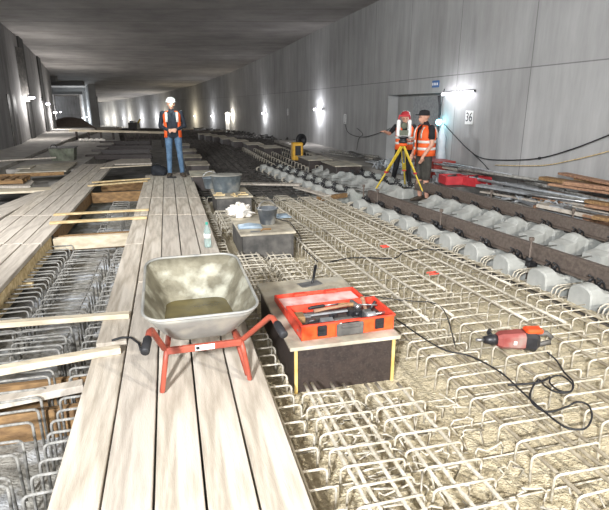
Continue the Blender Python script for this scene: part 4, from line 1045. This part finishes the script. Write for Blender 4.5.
# --- surveyor behind the instrument, arm stretched to the left
J = dict(pel=(0, 0, .93), hl=(-.1, 0, .9), hr=(.1, 0, .9), kl=(-.15, -.05, .5), kr=(.12, -.05, .5), al=(-.22, .05, .1), ar=(.16, .03, .1),
         sh=(0, -.03, 1.37), nk=(0, -.06, 1.45), sl=(-.2, -.02, 1.37), sr=(.2, -.02, 1.37), el=(-.33, -.10, 1.22), er=(.28, -.1, 1.13), wl=(-.42, -.32, 1.27), wr=(.12, -.3, 1.1))
hc = V_((0, -.11, 1.55)); fw = (0, -1, -.25)
fl_ = torso_rows(J['pel'], J['sh'], .2, 1)
for a in ('l', 'r'):
    s = -1 if a == 'l' else 1
    fl_ += [('h'+a, 'k'+a, .09, .062, 0), ('k'+a, 'a'+a, .062, .048, 0)]
    S0, E = V_(J['s'+a]), V_(J['e'+a]); fl_ += [(S0, S0.lerp(E, .75), .058, .05, 1), (S0.lerp(E, .75), E, .044, .04, 2), (E, 'w'+a, .04, .03, 2)]
    d = V_(J['w'+a])-E; fl_ += hand(J['w'+a], d, (0, .2, -1), s, 1.0, .4)
fl_ += [('nk', V_((0, -.085, 1.5)), .055, .05, 2), ((0, -.03, 1.4), 'nk', .08, .06, 1)] + head_rows(hc, fw)
fp = at(402, 180, -.1)
t, bo = person('person', 'person in red and white helmet and orange vest behind the tripod, arm stretched out left', (fp.x, fp.y, -.3), math.radians(-10), J, [M['dark'], M['dark'], M['skin']], fl_)
t.scale = (1.04, 1.04, 1.04)
face(t, hc, fw); vest_mesh(t, J['pel'], J['sh'], .235, .155, gap=.2, band=(.15, .42))
boots(t, J, ((-.3, -1, 0), (.2, -1, 0)))
hat = hard_hat(t, hc, fw, M['red_c'])
mb = MB(); 
for a0 in (-.5, .5, 1.6, 2.6): mb.tube([hc+V_((.111*math.cos(a0), .111*math.sin(a0), .055)), hc+V_((.095*math.cos(a0), .095*math.sin(a0), .11)), hc+V_((.04*math.cos(a0), .04*math.sin(a0), .152))], .014, 5)
mb.build('white_stripe', M['white'], hat)
# bag at the feet
p = at(158, 176, 0); t = thing('tool_bag', 'black work bag standing left of the man in jeans', 'bag', (p.x, p.y+.1, .001), -.1)
mb = MB(); mb.sph((0, 0, .12), (.2, .13, .12)); mb.sph((-.07, 0, .15), (.12, .11, .1)); mb.sph((.09, .0, .1), (.12, .12, .1)); mb.box((0, 0, .04), (.34, .2, .08), bev=.03)
o = mb.build('body', M['bagn'], t); md = o.modifiers.new('r', 'REMESH'); md.mode = 'VOXEL'; md.voxel_size = .015; md.use_smooth_shade = True
MB().tube([(-.1, -.05, .22), (-.05, -.06, .29), (.05, -.06, .28), (.1, -.05, .2)], .012, 6).build('strap', M['black'], t)
p = at(172, 177.3, 0); mb = MB(); mb.box((0, 0, .015), (.16, .06, .03), bev=.01); mb.sph((.1, 0, .02), (.04, .03, .02))
tag(mb.build('glove', M['black'], loc=(p.x, p.y-.12, .001)), 'dark glove lying on the planks before the man in jeans', 'glove')

# ------------------------------------------------------------------ tripod with total station
apex = atY(403, 144.5, 9.95)
t = thing('survey_tripod', 'yellow surveying tripod standing among the sleepers', 'tripod', (apex.x, apex.y, 0), 0)
A = V_((0, 0, apex.z))
feet = [at(375, 190.5, -.08), at(405, 186, -.12), at(423.5, 193.5, -.08)]
for ft in feet:
    f_ = V_((ft.x-apex.x, ft.y-apex.y, ft.z)); d = (f_-A); sd = d.cross(V_((0, 0, 1))).normalized()
    leg = MB()
    for s in (-1, 1): leg.bar(A+sd*s*.035+d*.03, A.lerp(f_, .6)+sd*s*.025, .018, .024)
    lo = leg.build('leg', M['yellow'], t)
    MB().bar(A.lerp(f_, .42), A.lerp(f_, .95), .03, .022).build('lower_leg', M['yellow'], lo)
    MB().tube([A.lerp(f_, .93), f_], [.016, .005], 8).build('spike', M['steel'], lo)
    MB().bar(A.lerp(f_, .58)-sd*.04, A.lerp(f_, .58)+sd*.04, .05, .04, bev=.006).build('clamp', M['red_c'], lo)
MB().lathe([(.075, -.02), (.08, 0), (.08, .02), (.06, .025)], A, 18).build('tripod_head', M['orange'], t)
t = thing('total_station', 'white and green surveying instrument mounted on the yellow tripod', 'surveying instrument', (apex.x, apex.y, apex.z+.027), math.radians(-8))
t.scale = (1.35, 1.35, 1.4)
MB().lathe([(.055, 0), (.065, .01), (.065, .03), (.05, .04), (.05, .06), (.07, .065), (.07, .09), (.05, .1)], (0, 0, 0), 18).build('tribrach', M['blk_p'], t)
mb = MB()
for s in (-1, 1): mb.box((s*.075, 0, .2), (.05, .11, .22), bev=.015)
mb.box((0, 0, .12), (.19, .13, .06), bev=.015); mb.build('yoke', M['white'], t)
MB().tube([(0, -.09, .23), (0, -.06, .23), (0, .06, .23), (0, .1, .23)], [.035, .045, .045, .03], 14).build('telescope', M['green_w'], t)
MB().box((0, -.07, .14), (.12, .02, .07), bev=.005).build('keypad', M['green_w'], t)
MB().tube([(-.075, 0, .3), (-.07, 0, .36), (.07, 0, .36), (.075, 0, .3)], .014, 8).build('carry_handle', M['red_c'], t)

# ------------------------------------------------------------------ wall fittings (right wall)
wn = Vector((-1, -.256, 0)).normalized()      # normal out of the near right wall
wd = Vector((-.256, 1, 0)).normalized()
WR = math.atan2(wd.y, wd.x)-PI/2
def tube_lamp(a, b, label, m, power, colr, off=.06):
    a, b = V_(a), V_(b); c = (a+b)/2; t = thing('wall_lamp', label, 'lamp', c)
    MB().bar(a-c-wn*.01, b-c-wn*.01, .06, .05, bev=.008).build('housing', M['blk_p'], t)
    MB().tube([a-c+wn*off-V_((0, 0, .02)), b-c+wn*off-V_((0, 0, .02))], .03, 10).build('tube', M[m], t)
    lamp_light(wn*(off+.3)-V_((0, 0, .08)), power, colr, .12, parent=t)
    return t
a = wall_at(446, 93.5); b = wall_at(476, 91)
tube_lamp(a+wn*.03, b+wn*.03, 'bright white fluorescent tube lamp over the recess beside the 36 sign', 'lampglow', 9, (.95, .96, 1))
# '36' sign
c = wall_at(469.5, 117.5)+wn*.01
t = thing('number_sign', 'white paper sign with black number 36 on the concrete wall', 'sign', c)
MB().bar(-wd*.15, wd*.15, .006, .29, up=(0, 0, 1)).build('sheet', M['paper'], t)
tx = bpy.data.curves.new('digits', 'FONT'); tx.body = '36'; tx.size = .27; tx.extrude = .001; tx.align_x = 'CENTER'; tx.align_y = 'CENTER'
to = bpy.data.objects.new('digits_tmp', tx); COL.objects.link(to); bpy.context.view_layer.update()
me = bpy.data.meshes.new_from_object(to.evaluated_get(bpy.context.evaluated_depsgraph_get())); bpy.data.objects.remove(to)
me.materials.clear(); me.materials.append(M['ink']); do = bpy.data.objects.new('digits', me); COL.objects.link(do); do.parent = t
do.rotation_euler = (PI/2, 0, math.atan2(-wd.y, -wd.x))
do.location = wn*.006
# blue sign
c = wall_at(436, 84)+wn*.01
t = thing('wall_plate', 'small blue plate with white marks high on the wall above the recess', 'sign', c)
MB().bar(-wd*.17, wd*.17, .008, .16).build('plate', M['bluesign'], t)
mb = MB()
for i in range(4): mb.bar(wn*.008-wd*(.12-i*.075)+V_((0, 0, .0)), wn*.008-wd*(.08-i*.075), .004, .06)
mb.build('lettering', M['paper'], t)
# small bracket frames
for (u, v, lb) in ((345.5, 119, 'small white rectangular frame on the wall left of the recess'), (288, 112, 'small pale frame on the wall between two wall lamps')):
    c = wall_at(u, v)+wn*.02; mb = MB()
    for q in (-1, 1): mb.bar(wd*q*.1-V_((0, 0, .16)), wd*q*.1+V_((0, 0, .16)), .02, .02); mb.bar(-wd*.1+V_((0, 0, .16*q)), wd*.1+V_((0, 0, .16*q)), .02, .02)
    tag(mb.build('cable_bracket', M['paper'], loc=c), lb, 'bracket')
# cyan lamp with hanging cables and a film bag near the recess edge
c = wall_at(443.5, 122)+wn*.12
t = thing('site_lamp', 'small cyan glowing work lamp hanging by the recess edge', 'lamp', c)
MB().sph((0, 0, 0), .07).build('bulb', M['lampcy'], t); MB().tube([(0, 0, .06), (0, 0, .14)], .03, 8).build('socket', M['blk_p'], t); MB().tube([(0, 0, .14), -wn*.08+V_((0, 0, .75))], .008, 6).build('cord', M['black'], t)
lamp_light(wn*.25, 4, (.45, .85, 1), .08, parent=t)
mb = MB(); L = []
for z, r in ((0, .10), (.15, .13), (.4, .1), (.8, .1), (1.0, .05), (1.12, .02)): L.append([V_((r*math.cos(q)*(1+.25*math.sin(5*q+z*9)), .6*r*math.sin(q), z)) for q in np.linspace(0, 2*PI, 19)[:-1]])
mb.loft(L, sm=True); p = wall_at(448.5, 150)+wn*.2
tag(mb.build('film_sheet', M['plastic_clear'], loc=(p.x, p.y, .05)), 'hanging clear plastic film beneath the cyan lamp', 'plastic film')
def wcable(pts, label, m='black', r=.012, off=.05, sag=0):
    P = [wall_at(u, v)+wn*off for u, v in pts]; Q = []
    for i in range(len(P)-1):
        p0, p1, p2, p3 = P[max(i-1, 0)], P[i], P[i+1], P[min(i+2, len(P)-1)]
        for k in range(6):
            s = k/6; Q.append(.5*((2*p1)+(p2-p0)*s+(2*p0-5*p1+4*p2-p3)*s*s+(3*p1-p0-3*p2+p3)*s**3))
    Q.append(P[-1]); mb = MB(); mb.tube([q-P[0] for q in Q], r, 6); return tag(mb.build('hanging_cable', M[m], loc=P[0]), label, 'cable')
wcable([(446, 124), (458, 137), (470, 149), (484, 158), (510, 160), (542, 158), (575, 149), (612, 135), (640, 125)], 'black cable sagging along the right wall from the cyan lamp', r=.011)
wcable([(470, 149), (484, 162), (492, 171)], 'short cable drooping to the rubble below the 36 sign', r=.008)
wcable([(497, 165), (542, 165.5), (575, 160), (612, 151), (640, 142)], 'yellowish lower cable sagging along the right wall', 'wood_y', r=.009)
wcable([(346, 122), (350, 133), (365, 137), (386, 131), (392, 128)], 'dark cable hanging on the wall left of the recess', r=.01)
wcable([(358, 150), (360, 139), (364, 134), (358, 128)], 'thin cable loop on the wall left of the recess', r=.008)
wcable([(442, 96), (443, 110), (441, 128), (438, 146), (441, 156)], 'bundle of dark leads hanging down beside the cyan lamp', r=.03, off=.08)
p = wall_at(542, 158)+wn*.05; mb = MB(); mb.sph((0, 0, 0), (.03, .03, .025), n=10); tag(mb.build('cable_connector', M['black'], loc=p), 'dark connector on the sagging black cable', 'connector')
# lamps further down
farl = [(320, 109.5, 1, 60, (.93, .94, 1), 'fifth wall lamp down the right wall'), (265, 113.5, 0, 55, (.95, .96, 1), ''), (233, 114, 0, 60, (1, .93, .82), ''), (213, 116, 0, 60, (.95, .96, 1), ''), (195.5, 116, 0, 70, (1, .88, .66), ''),
        (166, 117.5, 0, 90, (1, .93, .8), ''), (157, 118, 0, 90, (.95, .96, 1), ''), (142, 117.5, 0, 90, (.95, .96, 1), ''), (130, 118.5, 0, 90, (1, .95, .85), ''), (124, 118.5, 0, 70, (.95, .96, 1), ''), (114.5, 118.5, 0, 90, (1, .97, .9), ''), (107, 119.5, 0, 70, (1, .97, .9), '')]
names = ['horizontal tube', 'second', 'third', 'fourth', 'fifth', 'sixth', 'seventh', 'eighth', 'ninth', 'tenth', 'eleventh', 'farthest']
for i, (u, v, hz, pw, colr, lb) in enumerate(farl):
    c = wall_at(u, v); sc = max(1, c.y/40)
    Yn = c.y; d = V_((wx(RW, Yn+1)-wx(RW, Yn-1), 2, 0)).normalized(); n_ = V_((-d.y, d.x, 0))
    t = thing('wall_lamp', 'glowing wall lamp far down the right wall, %s from the recess' % names[i] if i else 'white tube lamp on the right wall left of the small white frame', 'lamp', c+n_*.04)
    ln = .45 if hz else .2
    MB().bar(-d*ln-V_((0, 0, .0)), d*ln, .07, .06).build('housing', M['blk_p'], t)
    MB().tube([-d*ln+n_*.08, d*ln+n_*.08], .05+.015*(sc-1), 8).build('tube', M['lampwarm' if colr[2] < .9 else 'lampglow'], t)
    lamp_light(n_*(.3 if i < 3 else .5+.12*i)-V_((0, 0, .1)), pw*(.7 if i < 3 else .6+.04*i)*sc, colr, .15, parent=t)
# lighter panel box & prop at (232,120)
c = wall_at(231.5, 120); t = MB(); t.box((0, 0, 0), (.3, .9, 2.2)); 
tag(t.build('switch_cabinet', M['paper'], loc=(c.x-.3, c.y, -.1)), 'pale electrical cabinet under the third wall lamp', 'cabinet')
# left wall lamps
for i, (u, v, pw) in enumerate([(24, 97, 85), (42, 103.5, 110), (50.5, 112, 140), (55.5, 112, 170)]):
    c = wall_at(u, v, LW); c.x += .3
    if i == 3: c.x += .4
    t = thing('wall_lamp', 'glowing lamp on the left wall, %s' % ['nearest to the camera', 'second from the camera', 'third from the camera', 'farthest down'][i], 'lamp', c)
    MB().box((-.04, 0, 0), (.08, .4, .08)).build('housing', M['blk_p'], t); MB().tube([(.05, -.2, -.03), (.05, .2, -.03)], .05, 8).build('tube', M['lampglow'], t)
    lamp_light((.3, -.1, -.25), pw, (1, .97, .95), .12, parent=t)
# conduits on left wall
c = wall_at(20, 80, LW); c2 = V_((c.x+.05, c.y, 0)); mb = MB(); mb.box((0, 0, 0), (.12, .9, 2.3)); tag(mb.build('cable_tray', M['film_g'], loc=(c.x+.02, c.y, 2.9)), 'dark vertical cable tray high on the left wall above the nearest left lamp', 'cable tray')
# ------------------------------------------------------------------ right clutter
def onr(u, v, z=-.06): return at(u, v, z)
c = wall_at(449, 165)+wn*.4
t = thing('site_chest', 'dark red metal chest standing against the wall by the recess', 'chest', (c.x, c.y, -.058), WR)
MB().box((0, 0, .2), (.5, 1.0, .4), bev=.01).build('body', M['red_chest'], t); MB().box((0, 0, .42), (.54, 1.04, .05), bev=.01).build('lid', M['red_chest'], t)
# red crates
def crate(p, rz, L, label):
    t = thing('red_crate', label, 'crate', p, rz); W, H = .4, .16
    mb = MB(); mb.box((0, 0, .01), (L, W, .02))
    mb.build('base', M['red_c'], t)
    for c_, d_ in (((0, W/2, H/2), (L, .02, H)), ((0, -W/2, H/2), (L, .02, H)), ((L/2, 0, H/2), (.02, W, H)), ((-L/2, 0, H/2), (.02, W, H))):
        MB().box(c_, d_).build('side_wall', M['red_c'], t)
    for k_ in range(6):
        mb = MB(); a = random.uniform(-.3, .3); mb.tube([(random.uniform(-L/2+.06, 0), random.uniform(-.12, .12), .05+.02*k_), (random.uniform(0, L/2-.06), random.uniform(-.12, .12), .06+.022*k_)], .02, 6)
        o = mb.build('iron_fitting', M['film_g'], t)
    return t
crate((2.92, 10.05, .12), .1, .42, 'red open crate of iron fittings, left one of the pair behind the far rail')
crate((3.3, 9.85, .12), .45, .42, 'red open crate of iron fittings, right one of the pair behind the far rail')
# supports: dark pallets on the ledge
mb = MB(); mb.box((0, 0, 0), (1.1, .7, .16)); tag(mb.build('support_plank', M['film_g'], loc=(3.2, 9.95, .035), rz=.1), 'dark platform under the two red crates', 'platform')
random.seed(21)
# timber and metal piles between far rail and wall
def pile(n, s0, s1, lat0, lat1, zb, zt, mats, name, lbl, cat, L=(1.2, 2.6), tube=False, grp=None):
    for i in range(n):
        Y = lerp(s0, s1, random.random()); x = lerp(RF(Y)+.75, rwx(Y)-.12, lerp(lat0, lat1, random.random())); z = lerp(zb, zt, (i+.5)/n)
        a = -TR+PI/2+random.uniform(-.25, .25) if False else PI/2+TR+random.uniform(-.3, .3)
        ln = random.uniform(*L); d = V_((math.cos(a), math.sin(a), random.uniform(-.02, .02)))*ln/2
        mb = MB()
        if tube: mb.tube([-d, d], random.uniform(.02, .03), 8)
        else: mb.bar(-d, d, random.uniform(.12, .24), random.uniform(.03, .06), bev=.004)
        # keep clear of the wall
        for q in (d, -d):
            over = x+q.x-(rwx(Y+q.y)-.24)
            if over > 0: x -= over
        m = random.choice(mats); tag(mb.build(name, M[m], loc=(x, Y, z)), lbl, cat, grp)
pile(16, 6.6, 11.0, 0, 1, -.03, .28, ['plank2', 'gsteel', 'tarp', 'film_g'], 'loose_board', 'grey dusty board in the scrap heap along the right wall', 'board', grp='scrap boards along the right wall')
pile(12, 6.2, 10.6, .1, 1, .1, .42, ['gsteel', 'steel', 'rebar_g'], 'steel_prop', 'grey steel pipe in the scrap heap along the right wall', 'pipe', (1.4, 2.8), True, 'steel pipes in the scrap heap')
pile(12, 5.2, 7.2, .0, .6, -.02, .3, ['wood_r', 'wood_r', 'wood_b'], 'scrap_timber', 'reddish brown timber in the pile at the right edge', 'timber', (1.2, 1.8), grp='brown timbers at the right edge')
for i, (u0, v0, u1, v1, z, w_, m_) in enumerate([(538, 206, 650, 232, 0, .22, 'wood_r'), (542, 200, 650, 222, .07, .2, 'wood_b'), (536, 196, 650, 214, .14, .22, 'wood_r'), (548, 191, 650, 205, .22, .2, 'wood_r'), (520, 190, 600, 199, .15, .16, 'tarp'), (500, 184, 560, 189, .15, .2, 'gsteel')]):
    a, b = at(u0, v0, z), at(u1, v1, z)
    beam(a, b, w_, .05, M[m_], 'scrap_timber' if i < 4 else 'loose_board', ['reddish timber lowest in the stack right behind the far rail at the photo edge', 'brown timber second from below in the stack behind the far rail', 'reddish timber third from below in the stack behind the far rail', 'reddish timber topmost of the stack right behind the far rail', 'grey sheet strip lying left of the brown timber stack', 'metal strip lying farther left of the brown timber stack'][i], 'timber' if i < 4 else 'board')
pile(5, 7.0, 7.8, .7, 1, .40, .56, ['wood_b', 'wood_r'], 'scrap_timber', 'brown timber lying on top against the right wall', 'timber', (1.0, 1.6), grp='timbers on top by the wall')
pile(10, 11.0, 17, .0, 1, -.02, .12, ['plank2', 'film_g', 'rebar_g', 'tarp'], 'loose_board', 'dim board lying near the recess wall behind the surveyors', 'board', grp='boards behind the surveyors')
mb = MB(); 
for _ in range(900):
    Y = random.uniform(4.6, 14); x = random.uniform(RF(Y)+.72, rwx(Y)-.2); a = random.uniform(0, PI); L = random.uniform(.05, .35)
    mb.bar((x, Y, random.uniform(-.05, .2)), (x+math.cos(a)*L*.3, Y+math.sin(a)*L, random.uniform(-.05, .22)), random.uniform(.02, .08), random.uniform(.01, .04))
tag(mb.build('site_rubble', M['tarp']), 'grey site rubble and scraps heaped between the far rail and the wall', 'rubble', kind='stuff')
mb = MB()
for _ in range(260):
    Y = random.uniform(16, 60); x = rwx(Y)-random.uniform(.2, 1.2); a = random.uniform(0, PI); L = random.uniform(.2, .6)*Y/25; z = -.35-drop(Y)
    mb.bar((x, Y, z+random.uniform(0, .25)), (x+math.cos(a)*L*.4, Y+math.sin(a)*L, z+random.uniform(0, .25)), .12, .06)
tag(mb.build('site_rubble', M['film_g']), 'dark rubble strip at the foot of the right wall far down', 'rubble', kind='stuff')
# yellow pump
p = at(297, 160, -.1); t = thing('yellow_pump', 'yellow site machine with black hose reel by the right wall', 'pump', (p.x, p.y, -.14), .2)
MB().box((0, 0, .32), (.34, .36, .56), bev=.03).build('body', M['yel_m'], t); MB().box((0, -.19, .35), (.18, .02, .3), bev=.005).build('panel', M['black'], t)
T = Matrix.Rotation(.5, 3, 'Z') @ Matrix.Rotation(PI/2, 3, 'X')
MB().lathe([(.17, -.05), (.2, -.03), (.2, .03), (.17, .05), (.08, .05), (.08, -.05)], (.16, .1, .66), 20, T=T).build('hose_reel', M['black'], t); MB().box((0, 0, .02), (.4, .42, .05)).build('base', M['blk_p'], t)
# green-grey container
p = at(60, 160, 0); t = thing('metal_skip', 'weathered green-grey container standing at the left ledge', 'container', (p.x, p.y+.3, -.03), ANG); t.scale = (.62, .62, .52)
MB().loft([[(x*.50, y*.4, 0) for x, y in ((-1, -1), (1, -1), (1, 1), (-1, 1))], [(x*.58, y*.46, .72) for x, y in ((-1, -1), (1, -1), (1, 1), (-1, 1))]]).build('body', M['green_w'], t)
MB().box((0, 0, .74), (1.24, 1.0, .06), bev=.01).build('rim', M['film_g'], t)
for s in (-1, 1): MB().box((s*.3, -.44, .35), (.05, .03, .66)).build('rib', M['green_w'], t)
MB().tube([(-.5, -.3, .77), (-.45, -.3, .9), (-.3, -.3, .92), (-.2, -.3, .77)], .025, 8).build('lifting_lug', M['blk_p'], t)
# far trestle beam line, with white bags
a = at(70, 134, -.1); b = at(172, 131.3, -.3); Yt = 27
a = atY(70, 130.5, Yt); b = atY(168, 132.5, Yt)
t = thing('barrier_beam', 'long low timber barrier crossing the tunnel far behind the left deck', 'barrier', (a.x, Yt, -.5))
MB().bar((0, 0, a.z+.5), (b.x-a.x, 0, b.z+.5), .3, .1).build('top_beam', M['wood_l'], t); 
for i in range(8): MB().box(((b.x-a.x)*(i+.5)/8, 0, (a.z+.45)/2), (.08, .1, a.z+.45)).build('post', M['film'], t)
MB().box(((b.x-a.x)*.2, .1, .2), ((b.x-a.x)*.4, .06, .38)).build('board_panel', M['wood_b'], t)
for i in range(5):
    mb = MB(); mb.sph((0, 0, .07), (.14, .12, .075), n=10); mb.sph((.08, 0, .06), (.09, .1, .06), n=10); tag(mb.build('sand_bag', M['bag'], loc=(atY(81+i*5.2, 138, 25.4).x, 25.4, -.1)), 'pale sandbag in the short row before the far barrier, %s from left' % FIRST[i], 'sandbag', 'sandbags before the far barrier')
# gravel heap in left tube
mb = MB(); N = 24; L = []
c = atY(70, 130, 56)
for r, z in ((2.6, 0), (2.3, .35), (1.8, .85), (1.2, 1.3), (.5, 1.5), (.05, 1.55)): L.append([(c.x+r*math.cos(q)*(1+.08*math.sin(3*q)), 56+r*1.3*math.sin(q), -.5-drop(56)+z) for q in np.linspace(0, 2*PI, N+1)[:-1]])
mb.loft(L, sm=True); tag(mb.build('gravel_heap', M['sand']), 'heap of gravel in the left tube far away', 'gravel heap', kind='stuff')
# far machinery in the middle
for i, (u, v, w, h, m, lb) in enumerate([(134, 125, .9, 1.0, 'film_g', 'dark machine far down the tunnel before the far lamps'), (109, 126, 2.2, .5, 'plank2', 'pale low stack of boards far away right of the dividing wall'), (186, 131, 1.5, .3, 'wood_b', 'low brown timber stack far away just right of the man in jeans')]):
    Y = 55; p = atY(u, v, Y); z = -.5-drop(Y); t = thing('far_equipment' if i == 0 else 'board_stack', lb, 'machine' if i == 0 else 'board stack', (p.x, Y, z))
    MB().box((0, 0, h/2), (w, 1, h*.9+.05)).build('body', M[m], t)
    if i == 0: MB().box((-.1, -.1, h), (.4, .7, .3)).build('cabin', M['gsteel'], t); MB().tube([(.3, 0, h*.8), (.7, 0, h*1.3)], .08, 6).build('arm', M['yellow'], t)

# ------------------------------------------------------------------ lighting
def flood(loc, target, power, size, colr, spot=150, blend=.4, name='floodlight_beam'):
    l = bpy.data.lights.new(name, 'SPOT'); l.energy = power; l.shadow_soft_size = size; l.color = colr; l.spot_size = math.radians(spot); l.spot_blend = blend
    o = bpy.data.objects.new(name, l); COL.objects.link(o); o.location = loc
    o.rotation_euler = (V_(target)-V_(loc)).to_track_quat('-Z', 'Y').to_euler(); return o
flood((4.3, -.7, 2.7), (-.2, 3.2, 0), 740, .05, (1, .965, .9), 130, .6)
flood((-1.5, -3.5, 3.4), (-1.5, 16, 3.4), 2500, .25, (.95, .97, 1), 120, .7)
flood((-6.0, 4.0, 3.4), (1.0, 17, 1.4), 760, .12, (.97, .98, 1), 130, .6)
W = bpy.data.worlds.new('world'); S.world = W; W.use_nodes = True
bg = W.node_tree.nodes['Background']; bg.inputs[0].default_value = (.62, .66, .72, 1); bg.inputs[1].default_value = 1.5
